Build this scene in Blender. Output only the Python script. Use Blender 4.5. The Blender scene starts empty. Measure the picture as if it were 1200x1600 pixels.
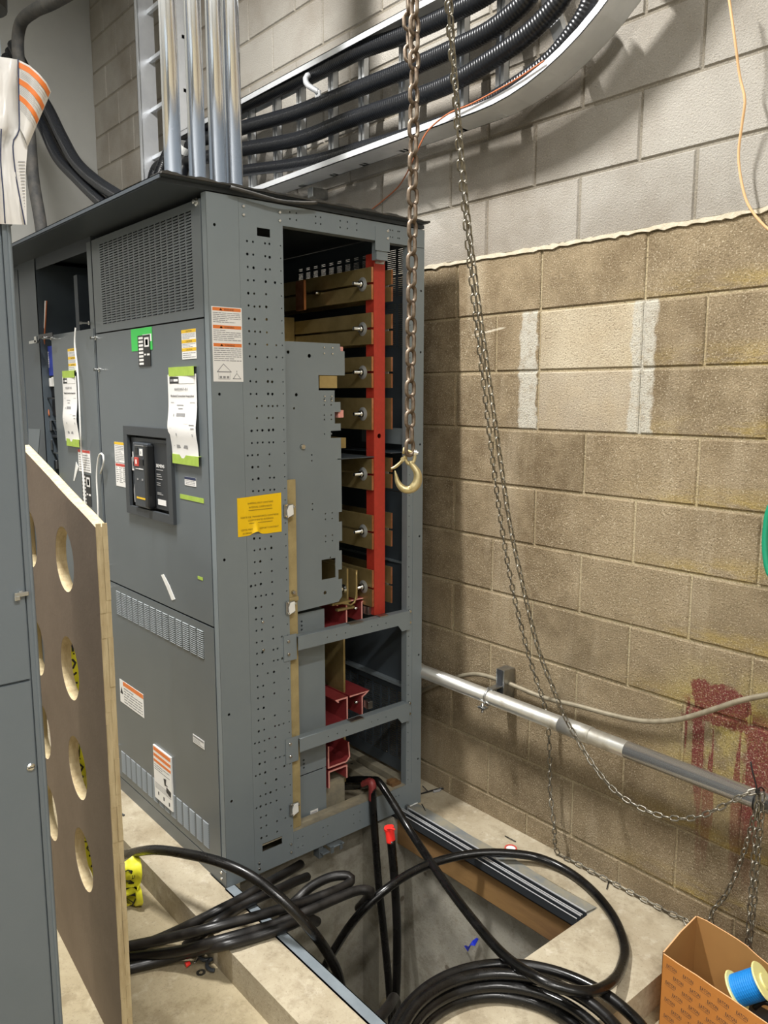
import bpy, bmesh, math, random
from mathutils import Vector, Matrix, Quaternion
R = random.Random(7)
S = bpy.context.scene
COL = S.collection
PI = math.pi

# ------------------------------------------------------------------ camera
F_PX, PITCH, YAW, CAM_H = 1250.0, math.radians(8.4), math.radians(49.74), 1.628
cam = bpy.data.cameras.new('camera'); cam_o = bpy.data.objects.new('camera', cam); COL.objects.link(cam_o)
cam.sensor_fit = 'HORIZONTAL'; cam.sensor_width = 36; cam.lens = 36 * F_PX / 1200
cam_o.location = (0, 0, CAM_H); cam_o.rotation_euler = (PI / 2 - PITCH, 0, YAW)
cam.clip_start = 0.02
S.camera = cam_o
# ------------------------------------------------------------------ world, exposure
w = bpy.data.worlds.new('world'); S.world = w; w.use_nodes = True
w.node_tree.nodes['Background'].inputs[0].default_value = (0.9, 0.95, 1, 1)
w.node_tree.nodes['Background'].inputs[1].default_value = 0.05
S.view_settings.view_transform = 'Standard'; S.view_settings.look = 'None'
S.view_settings.gamma = 1.0; S.view_settings.use_curve_mapping = False
S.view_settings.exposure = 0.62
# ------------------------------------------------------------------ unseen lamps, first read off wall shadow, others added for fill and streaks: (x, y, z, along x, along y, watts)
LAMPS = [(-2.24, 0.40, 4.15, 0.05, 0.6, 150), (0.75, 0.1, 3.9, 0.14, 1.1, 62),
         (-2.75, -2.6, 3.75, 0.16, 1.1, 22), (1.6, -2.2, 3.75, 0.16, 1.1, 36), (0.1, -3.0, 3.7, 0.16, 1.1, 26), (2.3, 0.3, 3.7, 0.16, 1.1, 16), (-5.0, -1.2, 3.9, 0.16, 1.1, 14)]
LAMP_COL = (1.0, 0.98, 0.95)
for i, (x, y, z, sx, sy, e) in enumerate(LAMPS):
    l = bpy.data.lights.new('lamp', 'AREA'); l.shape = 'RECTANGLE'; l.size = sx; l.size_y = sy
    l.energy = e; l.color = LAMP_COL
    o = bpy.data.objects.new('unseen_lamp_light', l); o.location = (x, y, z - 0.012); COL.objects.link(o)

# ------------------------------------------------------------------ helpers
def lin(h):
    h = h.lstrip('#'); out = []
    for i in (0, 2, 4):
        c = int(h[i:i + 2], 16) / 255
        out.append(c / 12.92 if c <= 0.04045 else ((c + 0.055) / 1.055) ** 2.4)
    return (*out, 1.0)

_f = Vector((-math.sin(YAW) * math.cos(PITCH), math.cos(YAW) * math.cos(PITCH), -math.sin(PITCH)))
_r = Vector((math.cos(YAW), math.sin(YAW), 0)); _u = _r.cross(_f)
def at(x, y, ax, v):
    """the point on the plane <axis ax> = v that the photograph shows at (x, y)"""
    r = _f + _r * ((x - 600) / F_PX) - _u * ((y - 800) / F_PX)
    c = Vector((0, 0, CAM_H)); t = (v - c[ax]) / r[ax]
    return c + r * t

class NT:
    def __init__(s, m): s.nt = m.node_tree; s.n = s.nt.nodes; s.l = s.nt.links
    def node(s, t, ins=None, **kw):
        n = s.n.new(t)
        for k, v in kw.items(): setattr(n, k, v)
        for k, v in (ins or {}).items():
            if isinstance(v, bpy.types.NodeSocket): s.l.new(v, n.inputs[k])
            else: n.inputs[k].default_value = v
        return n
    def math(s, op, a, b=0.0, c=0.0):
        return s.node('ShaderNodeMath', {0: a, 1: b, 2: c}, operation=op).outputs[0]
    def mixc(s, f, a, b, mode='MIX'):
        n = s.node('ShaderNodeMix', {0: f, 6: a, 7: b}, data_type='RGBA', blend_type=mode)
        return n.outputs[2]
    def ramp(s, f, a, b, va=0.0, vb=1.0):
        return s.node('ShaderNodeMapRange', {0: f, 1: a, 2: b, 3: va, 4: vb}).outputs[0]
    def noise(s, vec, scale, detail=4, rough=0.6):
        return s.node('ShaderNodeTexNoise', {'Vector': vec, 'Scale': scale, 'Detail': detail, 'Roughness': rough}).outputs[0]

def newmat(name):
    m = bpy.data.materials.new(name); m.use_nodes = True
    t = NT(m); b = t.n['Principled BSDF']
    return m, t, b

def mat(name, c, rough=0.5, metal=0.0, c2=None, scale=6.0, lo=0.35, hi=0.65, bump=0.0, bscale=60.0, spec=0.5, emit=None, es=1.0, coat=0.0, stretch=None, rvar=0.0):
    m, t, b = newmat(name)
    co = t.node('ShaderNodeTexCoord').outputs['Object']
    if stretch: co = t.node('ShaderNodeMapping', {0: co, 3: stretch}).outputs[0]
    base = lin(c)
    b.inputs['Base Color'].default_value = base
    b.inputs['Roughness'].default_value = rough; b.inputs['Metallic'].default_value = metal
    b.inputs['Specular IOR Level'].default_value = spec
    if coat: b.inputs['Coat Weight'].default_value = coat; b.inputs['Coat Roughness'].default_value = 0.15
    if c2:
        n = t.noise(co, scale, 6)
        f = t.ramp(n, lo, hi)
        t.l.new(t.mixc(f, base, lin(c2)), b.inputs['Base Color'])
        if rvar: t.l.new(t.ramp(f, 0, 1, rough, rough + rvar), b.inputs['Roughness'])
    if bump:
        n = t.noise(co, bscale, 4)
        bp = t.node('ShaderNodeBump', {'Strength': bump, 'Distance': 0.004, 'Height': n})
        t.l.new(bp.outputs[0], b.inputs['Normal'])
    if emit:
        b.inputs['Emission Color'].default_value = lin(emit); b.inputs['Emission Strength'].default_value = es
    return m

M = {}
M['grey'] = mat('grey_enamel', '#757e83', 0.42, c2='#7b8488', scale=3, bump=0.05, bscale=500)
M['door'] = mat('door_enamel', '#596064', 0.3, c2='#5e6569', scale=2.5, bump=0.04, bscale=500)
M['blue_grey'] = mat('bluegrey_enamel', '#60696f', 0.4, c2='#656d73', scale=3, bump=0.04, bscale=500)
M['shade_dark'] = mat('shade_toned_enamel', '#363d44', 0.5)  # shade of the interior and roof underside put into the enamel colour
M['rear'] = mat('rear_enamel', '#434b52', 0.4, c2='#485056', scale=4)
M['steel'] = mat('zinc_steel', '#b9bcbc', 0.3, 1.0, c2='#98999a', scale=30, rvar=0.15)
M['steel_b'] = mat('blued_steel', '#8d979e', 0.45, 0.3, c2='#7f8990', scale=12)
M['dustplate'] = mat('dusty_plate', '#6f7476', 0.7, 0.2, c2='#8d8775', scale=14)
M['bolt'] = mat('bright_steel', '#d8d8d4', 0.22, 1.0)
M['louvre'] = mat('lit_louvre_lips', '#8f9598', 0.4)  # lighter grey stands in for light caught on the lower louvre lips
M['sheet'] = mat('white_plastic_film', '#d5d3d0', 0.3)
M['washer'] = mat('galvanised_washer', '#b4b6b4', 0.45, 0.55)
M['emt'] = mat('galvanised_conduit', '#eef1f5', 0.17, 0.85)
M['emt2'] = mat('galvanised_pipe', '#e2e2e0', 0.2, 0.88)
M['emt_dusty'] = mat('dusty_conduit', '#d2d3d0', 0.3, 0.8, c2='#a8a293', scale=9, lo=.5, hi=.7, rvar=0.3)
M['alu'] = mat('aluminium', '#dfe2e5', 0.42, 0.55, c2='#cdd0d4', scale=6)
M['brass'] = mat('tinned_brass', '#b8a473', 0.38, 0.7, c2='#9c8a5a', scale=9, rvar=0.15)
M['copper'] = mat('copper_edge', '#d99a78', 0.4, 1.0, c2='#b97e52', scale=30)
M['red'] = mat('red_insulator', '#b5382a', 0.5, c2='#a93527', scale=60, bump=0.1, bscale=300)
M['maroon'] = mat('maroon_fibreglass', '#93383a', 0.4, c2='#7d2c2e', scale=8)
M['pink'] = mat('pink_cut_edge', '#dd9a90', 0.7)
M['tan'] = mat('dusty_tan_strip', '#93835a', 0.7, c2='#a8976b', scale=14, bump=0.3, bscale=60)
M['dust'] = mat('dusty_steel', '#9b927b', 0.8, c2='#7f7a6c', scale=25)
M['black'] = mat('black_plastic', '#17181a', 0.4)
M['black2'] = mat('charcoal_plastic', '#2b2e32', 0.45)
M['slate'] = mat('slate_plastic', '#383d43', 0.4)
M['rubber'] = mat('black_rubber', '#303131', 0.75, c2='#4a4742', scale=20, bump=.3, bscale=80)
M['cable'] = mat('black_cable_jacket', '#080808', 0.16, c2='#121111', scale=12, rvar=0.2)
M['cable_dusty'] = mat('dusty_cable_jacket', '#100f0f', 0.34, c2='#25221f', scale=14, lo=.45, hi=.75, rvar=0.25)
M['armor'] = mat('black_armour_jacket', '#131519', 0.3)
M['flex'] = mat('dusty_flex_conduit', '#a39a86', 0.55, 0.4, c2='#8b826e', scale=30)
M['white'] = mat('white_paper', '#e6e5e3', 0.6)
M['white_pl'] = mat('white_plastic', '#e9e9e6', 0.3)
M['ink'] = mat('grey_ink', '#8f8f90', 0.7)
M['inkd'] = mat('dark_ink', '#2a2a2c', 0.6)
M['orange'] = mat('orange_ink', '#dd7a38', 0.5)
M['yellow'] = mat('yellow_vinyl', '#f2c60e', 0.45)
M['ylab'] = mat('yellow_ink', '#e2b823', 0.5)
M['yink'] = mat('ochre_ink', '#9a8420', 0.6)
M['redink'] = mat('red_ink', '#c0453a', 0.5)
M['green'] = mat('green_tape', '#3fc256', 0.5)
M['lime'] = mat('lime_masking_tape', '#a3bd4f', 0.6, c2='#96b145', scale=40)
M['blue'] = mat('blue_vinyl', '#2c3fa6', 0.45)
M['navy'] = mat('navy_ink', '#27304f', 0.5)
M['btape'] = mat('blue_tape', '#1d2fb0', 0.4)
M['redcap'] = mat('red_tape', '#f0332c', 0.35)
M['redtape'] = mat('dull_red_tape', '#7d2f2f', 0.5)
M['caution'] = mat('caution_tape_yellow', '#e6e23a', 0.4)
M['ply'] = mat('brown_film_face', '#6e5e50', 0.6, c2='#7a6a5b', scale=5, bump=.15, bscale=60)
M['plyedge'] = mat('plywood_edge', '#c8b893', 0.8, c2='#b09d78', scale=60, stretch=(1, 1, .15), bump=.4, bscale=120)
M['wood'] = mat('lumber', '#6d5032', 0.7, c2='#8a6a40', scale=8, stretch=(.2, 1, 1), bump=.2)
M['chain'] = mat('rusty_chain_steel', '#8d8172', 0.42, 0.85, c2='#5b4a3c', scale=40, rvar=.25)
M['chain2'] = mat('hand_chain_steel', '#a5a297', 0.33, 0.95, c2='#6d675c', scale=50, rvar=.2)
M['hook'] = mat('gold_chromate_steel', '#cfc197', 0.38, 0.75, c2='#b3a477', scale=30)
M['card'] = mat('cardboard_outer', '#c07e3a', 0.7, c2='#b87634', scale=8, bump=.1)
M['card_in'] = mat('cardboard_inner', '#a57a44', 0.75, c2='#9c7240', scale=5)
M['card_edge'] = mat('cardboard_edge', '#d9a877', 0.8)
M['cardink'] = mat('cardboard_ink', '#4a3a36', 0.7)
M['spool'] = mat('pale_yellow_plastic', '#e9e39a', 0.35)
M['wire_blue'] = mat('blue_wire', '#1583d6', 0.55)
M['hose'] = mat('green_hose', '#1d8f6c', 0.35)
M['string_o'] = mat('orange_string', '#cfa678', 0.7)
M['copperwire'] = mat('orange_brown_wire', '#a8603a', 0.5)
M['string_w'] = mat('white_cord', '#dcdcd8', 0.6)
M['glow'] = mat('lamp_diffuser', '#ffffff', 0.5, emit='#fff4e0', es=9)
M['lampbody'] = mat('lamp_housing', '#d9d9d6', 0.5)
M['brk'] = mat('breaker_bezel', '#393d41', 0.45)

# ---- concrete block wall material (object coordinates are room coordinates)
def wall_mat():
    m, t, b = newmat('concrete_block_paint')
    tc = t.node('ShaderNodeTexCoord'); co = tc.outputs['Object']
    sep = t.node('ShaderNodeSeparateXYZ', {0: co}); X, Z = sep.outputs[0], sep.outputs[2]
    col = t.node('ShaderNodeVertexColor', layer_name='Col').outputs[0]
    big = t.noise(co, 1.6, 5); mid = t.noise(co, 9, 6, .7); fine = t.noise(co, 150, 3, .75)
    low = t.ramp(Z, 2.107, 2.113, 1, 0)
    c = t.mixc(t.ramp(big, .36, .64, 0, .85), col, t.mixc(.6, col, lin('#8a7455'), 'MULTIPLY'))
    c = t.mixc(t.math('MULTIPLY', low, t.ramp(mid, .42, .75, 0, .55)), c, lin('#a8987c'))
    # washed vertical pale streaks
    st = t.noise(t.node('ShaderNodeMapping', {0: co, 3: (5.5, 1, .9)}).outputs[0], 1.0, 4, .6)
    c = t.mixc(t.math('MULTIPLY', low, t.ramp(st, .56, .72, 0, .5)), c, lin('#b1a48c'))
    # yellow bloom running along the foot of the courses at the right
    fr = t.math('FRACT', t.math('DIVIDE', t.math('SUBTRACT', 2.11, Z), .2025))
    band = t.math('MULTIPLY', t.ramp(fr, .62, .93), t.ramp(X, -1.5, -1.05))
    ym = t.math('MULTIPLY', band, t.ramp(t.noise(t.node('ShaderNodeMapping', {0: co, 3: (2.5, 1, 9)}).outputs[0], 2.0, 5, .7), .42, .6))
    ym = t.math('MULTIPLY', t.math('MULTIPLY', ym, low), .55)
    c = t.mixc(ym, c, lin('#a8913f'))
    ye2 = t.math('MULTIPLY', t.math('MULTIPLY', t.ramp(X, -1.28, -1.1), t.math('MULTIPLY', t.ramp(Z, .88, .74), t.ramp(Z, .3, .55))), t.ramp(mid, .4, .62, 0, .6))
    c = t.mixc(ye2, c, lin('#a39446'))
    # maroon paint patch with runs
    wob = t.noise(co, 22, 4, .65); wobs = t.math('MULTIPLY', t.math('SUBTRACT', wob, .5), .075)
    xx = t.math('ADD', X, wobs); zz = t.math('ADD', Z, wobs)
    body = t.math('MULTIPLY', t.ramp(xx, -1.163, -1.157), t.math('MULTIPLY', t.ramp(xx, -.985, -.99), t.math('MULTIPLY', t.ramp(zz, .66, .668), t.ramp(zz, .785, .778))))
    run = t.noise(t.node('ShaderNodeMapping', {0: co, 1: (.43, 0, 0), 3: (26, 1, 1.6)}).outputs[0], 1.0, 3, .5)
    lower = t.math('MULTIPLY', t.math('MULTIPLY', t.ramp(xx, -1.185, -1.175), t.ramp(zz, .74, .70)), t.ramp(t.math('ADD', run, t.math('MULTIPLY', Z, .10)), .53, .56))
    lower = t.math('MULTIPLY', lower, t.ramp(Z, .15, .55, .0, 1))
    right = t.math('MULTIPLY', t.ramp(xx, -1.0, -.985), t.math('MULTIPLY', t.ramp(zz, .70, .69), t.ramp(Z, .35, .55)))
    mm = t.math('MINIMUM', 1.0, t.math('ADD', body, t.math('ADD', lower, right)))
    mm = t.math('MULTIPLY', mm, t.ramp(fine, .38, .5, .55, 1))
    mm = t.math('MULTIPLY', mm, t.math('MULTIPLY', t.ramp(X, -1.25, -1.2), t.ramp(Z, .83, .82)))
    c = t.mixc(t.math('MULTIPLY', mm, .92), c, lin('#6b2b2d'))
    # mortar smeared over the joints beside the two replaced blocks
    wb = t.math('MULTIPLY', t.math('SUBTRACT', t.noise(co, 14, 5, .65), .5), .06); xs = t.math('ADD', X, wb)
    sm = t.math('MULTIPLY', t.ramp(xs, -1.868, -1.858), t.ramp(xs, -1.785, -1.79))
    sm2 = t.math('MULTIPLY', t.ramp(xs, -1.425, -1.418), t.ramp(xs, -1.335, -1.345))
    sm = t.math('MULTIPLY', t.math('ADD', sm, sm2), t.math('MULTIPLY', t.ramp(Z, 1.503, 1.508), t.ramp(Z, 1.912, 1.905)))
    sm = t.math('MULTIPLY', sm, t.ramp(t.noise(co, 30, 5, .7), .36, .5, .45, .95))
    c = t.mixc(sm, c, lin('#b2aea2'))
    # long pale scratch
    sc = t.math('MULTIPLY', t.ramp(t.math('ABSOLUTE', t.math('SUBTRACT', t.math('ADD', Z, t.math('MULTIPLY', wb, .15)), t.math('ADD', 1.853, t.math('MULTIPLY', t.math('ADD', X, 2.0), .12)))), .005, .002), t.math('MULTIPLY', t.ramp(X, -2.10, -2.08), t.ramp(X, -1.93, -1.95)))
    c = t.mixc(t.math('MULTIPLY', sc, .7), c, lin('#cfc6b2'))
    # aggregate speckle
    spk = t.noise(co, 210, 3, .6); amt = t.ramp(Z, 2.107, 2.113, 1, .45)
    c = t.mixc(t.math('MULTIPLY', amt, t.ramp(spk, .57, .70, 0, .6)), c, lin('#cfc4ac'))
    c = t.mixc(t.math('MULTIPLY', amt, t.ramp(spk, .43, .31, 0, .7)), c, lin('#4f4332'))
    t.l.new(c, b.inputs['Base Color']); b.inputs['Roughness'].default_value = .9
    b.inputs['Specular IOR Level'].default_value = .2
    hgt = t.math('ADD', fine, t.math('MULTIPLY', mid, .8))
    bp = t.node('ShaderNodeBump', {'Strength': .8, 'Distance': .004, 'Height': t.math('ADD', hgt, spk)})
    t.l.new(bp.outputs[0], b.inputs['Normal'])
    return m
M['wall'] = wall_mat()

def conc(name, c1, c2, c3, spots=False):
    m, t, b = newmat(name)
    co = t.node('ShaderNodeTexCoord').outputs['Object']
    a = t.noise(co, 3.2, 7, .65); f = t.noise(co, 120, 4, .7); g = t.noise(co, 18, 5, .7)
    c = t.mixc(t.ramp(a, .38, .64), lin(c1), lin(c2))
    c = t.mixc(t.ramp(g, .55, .75, 0, .6), c, lin(c3))
    c = t.mixc(t.ramp(t.noise(co, 8, 6, .75), .5, .62, 0, .45), c, t.mixc(.7, c, lin('#8c7c62'), 'MULTIPLY'))
    c = t.mixc(t.ramp(f, .42, .3, 0, .6), c, lin('#6e6250'))
    c = t.mixc(t.ramp(t.noise(co, 42, 5, .75), .58, .72, 0, .5), c, lin('#7f735f'))
    if spots:
        v = t.node('ShaderNodeTexVoronoi', {'Vector': co, 'Scale': 7.0, 'Randomness': 1.0}).outputs[0]
        c = t.mixc(t.ramp(v, .11, .08, 0, .8), c, lin('#63594c'))
    t.l.new(c, b.inputs['Base Color']); b.inputs['Roughness'].default_value = .88
    b.inputs['Specular IOR Level'].default_value = .25
    bp = t.node('ShaderNodeBump', {'Strength': .35, 'Distance': .003, 'Height': t.math('ADD', f, g)})
    t.l.new(bp.outputs[0], b.inputs['Normal'])
    return m
M['pad'] = conc('pad_concrete', '#b3a993', '#978b74', '#c9c1b0')
M['floor'] = conc('floor_concrete', '#aca085', '#95896e', '#c0b69f')
M['pit'] = conc('pit_concrete', '#a6a294', '#98948a', '#b3afa4', True)
M['paint'] = mat('painted_plaster', '#b0b0ab', .8, c2='#a7a7a3', scale=2, bump=.1)
M['ceil'] = mat('ceiling_paint', '#ced4db', .9)
M['mortar'] = mat('pale_mortar', '#c6bda9', .9, c2='#b5ab95', scale=40, bump=.6, bscale=150)
M['smear'] = mat('grey_mortar_smear', '#b9b5a8', .9, c2='#a6a191', scale=25, bump=.5, bscale=120)

# ------------------------------------------------------------------ mesh builder
def catmull(pts, step):
    P = [Vector(p) for p in pts]
    if len(P) == 2: dense = [P[0].lerp(P[1], i / 8) for i in range(9)]
    else:
        Q = [P[0] * 2 - P[1]] + P + [P[-1] * 2 - P[-2]]; dense = []
        for i in range(1, len(Q) - 2):
            a, b, c, d = Q[i - 1:i + 3]
            n = max(4, int((c - b).length / step * 2) + 1)
            n = min(n, 600)
            for k in range(n):
                t = k / n
                dense.append(.5 * ((2 * b) + (c - a) * t + (2 * a - 5 * b + 4 * c - d) * t * t + (3 * b - a - 3 * c + d) * t ** 3))
        dense.append(P[-1])
    out = [dense[0]]; acc = 0.0
    for i in range(1, len(dense)):
        a, b = dense[i - 1], dense[i]; L = (b - a).length
        while acc + L >= step and L > 1e-9:
            t = (step - acc) / L; a = a.lerp(b, t); out.append(a.copy()); L = (b - a).length; acc = 0.0
        acc += L
    if (out[-1] - dense[-1]).length > step * .3: out.append(dense[-1])
    return out

class MB:
    def __init__(s): s.bm = bmesh.new(); s.mats = []
    def mi(s, m):
        if m not in s.mats: s.mats.append(m)
        return s.mats.index(m)
    def faces(s, vs, fs, m, smooth=False):
        V = [s.bm.verts.new(v) for v in vs]; k = s.mi(m); out = []
        for f in fs:
            try:
                q = s.bm.faces.new([V[i] for i in f]); q.material_index = k; q.smooth = smooth; out.append(q)
            except ValueError: pass
        return out
    def box(s, a, b, m, bev=0.0, fr=None):
        x0, y0, z0 = [min(p, q) for p, q in zip(a, b)]; x1, y1, z1 = [max(p, q) for p, q in zip(a, b)]
        if bev <= 0:
            vs = [(x, y, z) for x in (x0, x1) for y in (y0, y1) for z in (z0, z1)]
            fs = [(0, 1, 3, 2), (4, 6, 7, 5), (0, 4, 5, 1), (2, 3, 7, 6), (0, 2, 6, 4), (1, 5, 7, 3)]
            if fr: vs = [fr(*v) for v in vs]
            return s.faces(vs, fs, m)
        t = bmesh.new(); bmesh.ops.create_cube(t, size=1)
        for v in t.verts: v.co = Vector(((x0 + x1) / 2 + v.co.x * (x1 - x0), (y0 + y1) / 2 + v.co.y * (y1 - y0), (z0 + z1) / 2 + v.co.z * (z1 - z0)))
        bmesh.ops.bevel(t, geom=t.edges[:], offset=bev, segments=2, affect='EDGES', profile=.5)
        vs = [v.co.copy() for v in t.verts]
        if fr: vs = [fr(*v) for v in vs]
        t.verts.index_update(); fs = [[v.index for v in f.verts] for f in t.faces]; t.free()
        return s.faces(vs, fs, m)
    def tube(s, pts, r, m, n=12, step=0.02, raw=False, cap=True, closed=False):
        P = [Vector(p) for p in pts] if raw else catmull(pts, step)
        rs = r if callable(r) else (lambda i, k: r)
        N = len(P); T = []
        for i in range(N):
            if closed: d = P[(i + 1) % N] - P[i - 1]
            else: d = P[min(i + 1, N - 1)] - P[max(i - 1, 0)]
            T.append(d.normalized())
        up = Vector((0, 0, 1)) if abs(T[0].z) < .9 else Vector((1, 0, 0))
        a = T[0].cross(up).normalized(); rings = []; k = s.mi(m)
        for i in range(N):
            a = (a - T[i] * a.dot(T[i])).normalized(); b = T[i].cross(a)
            rad = rs(i, N)
            rings.append([s.bm.verts.new(P[i] + (a * math.cos(2 * PI * j / n) + b * math.sin(2 * PI * j / n)) * rad) for j in range(n)])
        for i in range(N if closed else N - 1):
            A, B = rings[i], rings[(i + 1) % N]
            for j in range(n):
                f = s.bm.faces.new((A[j], A[(j + 1) % n], B[(j + 1) % n], B[j])); f.smooth = True; f.material_index = k
        if cap and not closed:
            for rg in (rings[0][::-1], rings[-1]):
                f = s.bm.faces.new(rg); f.material_index = k
    def cyl(s, p0, p1, r, m, n=16, r1=None):
        p0, p1 = Vector(p0), Vector(p1); r1 = r if r1 is None else r1
        s.tube([p0, p1], lambda i, k: r if i == 0 else r1, m, n=n, raw=True)
    def lathe(s, o, ax, prof, m, n=24):
        o = Vector(o); ax = Vector(ax).normalized(); u = ax.orthogonal().normalized(); v = ax.cross(u); k = s.mi(m)
        rings = [[s.bm.verts.new(o + ax * h + (u * math.cos(2 * PI * j / n) + v * math.sin(2 * PI * j / n)) * max(r, 1e-5)) for j in range(n)] for r, h in prof]
        for A, B in zip(rings, rings[1:]):
            for j in range(n):
                f = s.bm.faces.new((A[j], A[(j + 1) % n], B[(j + 1) % n], B[j])); f.smooth = False; f.material_index = k
    def plate(s, fr, outline, holes, w0, w1, m):
        """sheet with real holes: outline/holes in (u, v), fr maps (u, v, w) to the room"""
        c = bpy.data.curves.new('t', 'CURVE'); c.dimensions = '2D'; c.fill_mode = 'BOTH'; c.extrude = abs(w1 - w0) / 2
        for poly in [outline] + list(holes):
            sp = c.splines.new('POLY'); sp.points.add(len(poly) - 1); sp.use_cyclic_u = True
            for p, q in zip(sp.points, poly): p.co = (q[0], q[1], 0, 1)
        s._take(c, lambda v: fr(v.x, v.y, v.z + (w0 + w1) / 2), m)
    def text(s, fr, body, u, v, size, m, w=0.0, align='LEFT', width=None, ext=0.0002, rot=0.0):
        c = bpy.data.curves.new('t', 'FONT'); c.body = body; c.size = size; c.align_x = align; c.extrude = ext
        c.resolution_u = 2
        k = 1.0
        ca, sa = math.cos(rot), math.sin(rot)
        o = bpy.data.objects.new('t', c)
        if width:
            me = bpy.data.meshes.new_from_object(o); xs = [q.co.x for q in me.vertices]
            if xs: k = width / max(1e-6, max(xs) - min(xs))
            bpy.data.meshes.remove(me)
        bpy.data.objects.remove(o)
        s._take(c, lambda p: fr(u + (p.x * k) * ca - p.y * sa, v + (p.x * k) * sa + p.y * ca, w + p.z), m)
    def _take(s, c, fn, m):
        o = bpy.data.objects.new('t', c)
        me = bpy.data.meshes.new_from_object(o)
        vs = [fn(v.co) for v in me.vertices]; fs = [list(p.vertices) for p in me.polygons]
        s.faces(vs, fs, m)
        bpy.data.meshes.remove(me); bpy.data.objects.remove(o); bpy.data.curves.remove(c)
    def build(s, name, parent=None, smooth_angle=None, recalc=True):
        if recalc: bmesh.ops.recalc_face_normals(s.bm, faces=s.bm.faces)
        me = bpy.data.meshes.new(name); s.bm.to_mesh(me); s.bm.free()
        for m in s.mats: me.materials.append(m)
        o = bpy.data.objects.new(name, me); COL.objects.link(o)
        if parent is not None:
            o.parent = parent
            base = parent
            w = Matrix.Identity(4)
            while base is not None:
                w = Matrix.Translation(base.location) @ base.matrix_parent_inverse @ w if base.parent else Matrix.Translation(base.location) @ w
                base = base.parent
            o.matrix_parent_inverse = w.inverted()
        return o

def tag(o, label=None, cat=None, group=None, kind=None):
    if label: o['label'] = label
    if cat: o['category'] = cat
    if group: o['group'] = group
    if kind: o['kind'] = kind
    return o
def empty(name, loc, label, cat, group=None):
    o = bpy.data.objects.new(name, None); o.location = loc; o.empty_display_size = .05; COL.objects.link(o)
    return tag(o, label, cat, group)
def structure(o, label=None, cat=None): return tag(o, label, cat, kind='structure')
def circ(u, v, r, n=8): return [(u + r * math.cos(2 * PI * k / n + .2), v + r * math.sin(2 * PI * k / n + .2)) for k in range(n)]
def rect(u0, v0, u1, v1): return [(u0, v0), (u1, v0), (u1, v1), (u0, v1)]

XC, YF, WY, XW = -2.208, 1.186, 2.2, -5.61
def side(x0): return lambda u, v, w=0: Vector((x0 + w, u, v))       # faces +X: u = Y, v = Z
def front(y0): return lambda u, v, w=0: Vector((u, y0 - w, v))      # faces -Y: u = X, v = Z
def flat(z0): return lambda u, v, w=0: Vector((u, v, z0 + w))

# ================================================================== THE ROOM
YB, XR, ZC = -3.6, 3.0, 4.3
def wall_right():
    b = MB(); lay = b.bm.loops.layers.float_color.new('Col')
    k = b.mi(M['wall'])
    def face(vs, c):
        f = b.bm.faces.new([b.bm.verts.new(v) for v in vs]); f.material_index = k
        for l in f.loops: l[lay] = c
    mort_lo, mort_hi = lin('#b0a283'), lin('#8d877b')
    face([(XW, WY + .006, -.1), (XR, WY + .006, -.1), (XR, WY + .006, 2.11), (XW, WY + .006, 2.11)], mort_lo)
    face([(XW, WY + .006, 2.11), (XR, WY + .006, 2.11), (XR, WY + .006, ZC), (XW, WY + .006, ZC)], mort_hi)
    H = .2025
    for row in range(-11, 11):
        z1 = 2.11 - H * row; z0 = z1 - H
        if row == 10: z0 = -.1
        up = row < 0
        off = 0.0 if row % 2 == 0 else .2
        if up: off = (.145 if row % 2 else -.04)
        x = -1.78 + off - 10 * .396; j = .0042
        joints = [x + .396 * q for q in range(24)]
        if row == 1: joints = [q for q in joints if not (-1.7 < q < -1.5)] + [-1.78, -1.384]; joints.sort()
        for x, x1 in zip(joints, joints[1:]):
            if x > XR: break
            a, c = max(x, XW), min(x1, XR)
            if c - a > .02:
                if up:
                    v = R.uniform(.95, 1.04); base = lin('#a09c94'); cc = (base[0] * v, base[1] * v, base[2] * v, 1)
                else:
                    v = R.uniform(.88, 1.07); base = lin('#8c7d64'); cc = (base[0] * v, base[1] * v, base[2] * v, 1)
                    if row in (1, 2) and -1.7 < (a + c) / 2 < -1.45: cc = lin('#bdb29b') if row == 1 else lin('#b3a894')
                y = WY if up else WY + R.uniform(0, .0015); e = .004
                yj = y + (.006 if up else .0035)
                A = [(a + j, z0 + j), (c - j, z0 + j), (c - j, z1 - j), (a + j, z1 - j)]
                B = [(a + j + e, z0 + j + e), (c - j - e, z0 + j + e), (c - j - e, z1 - j - e), (a + j + e, z1 - j - e)]
                face([(p[0], y, p[1]) for p in B], cc)
                for q in range(4):
                    p0, p1, p2, p3 = A[q], A[(q + 1) % 4], B[(q + 1) % 4], B[q]
                    face([(p0[0], yj, p0[1]), (p1[0], yj, p1[1]), (p2[0], y, p2[1]), (p3[0], y, p3[1])], cc)
    return structure(b.build('wall_right', recalc=False))
wall_right()
def ledge():
    r = random.Random(11); b = MB(); top, bot = [], []
    x = XW + .01; 
    while x < -.2:
        a = r.uniform(.3, 1)
        top.append((x, 2.117 + r.uniform(-.003, .003))); bot.append((x, 2.109 - .009 * a * a)); x += r.uniform(.008, .03)
    b.plate(front(WY), bot + top[::-1], [], -.004, .006, M['mortar'])
    structure(b.build('trim_1'))
ledge()

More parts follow.
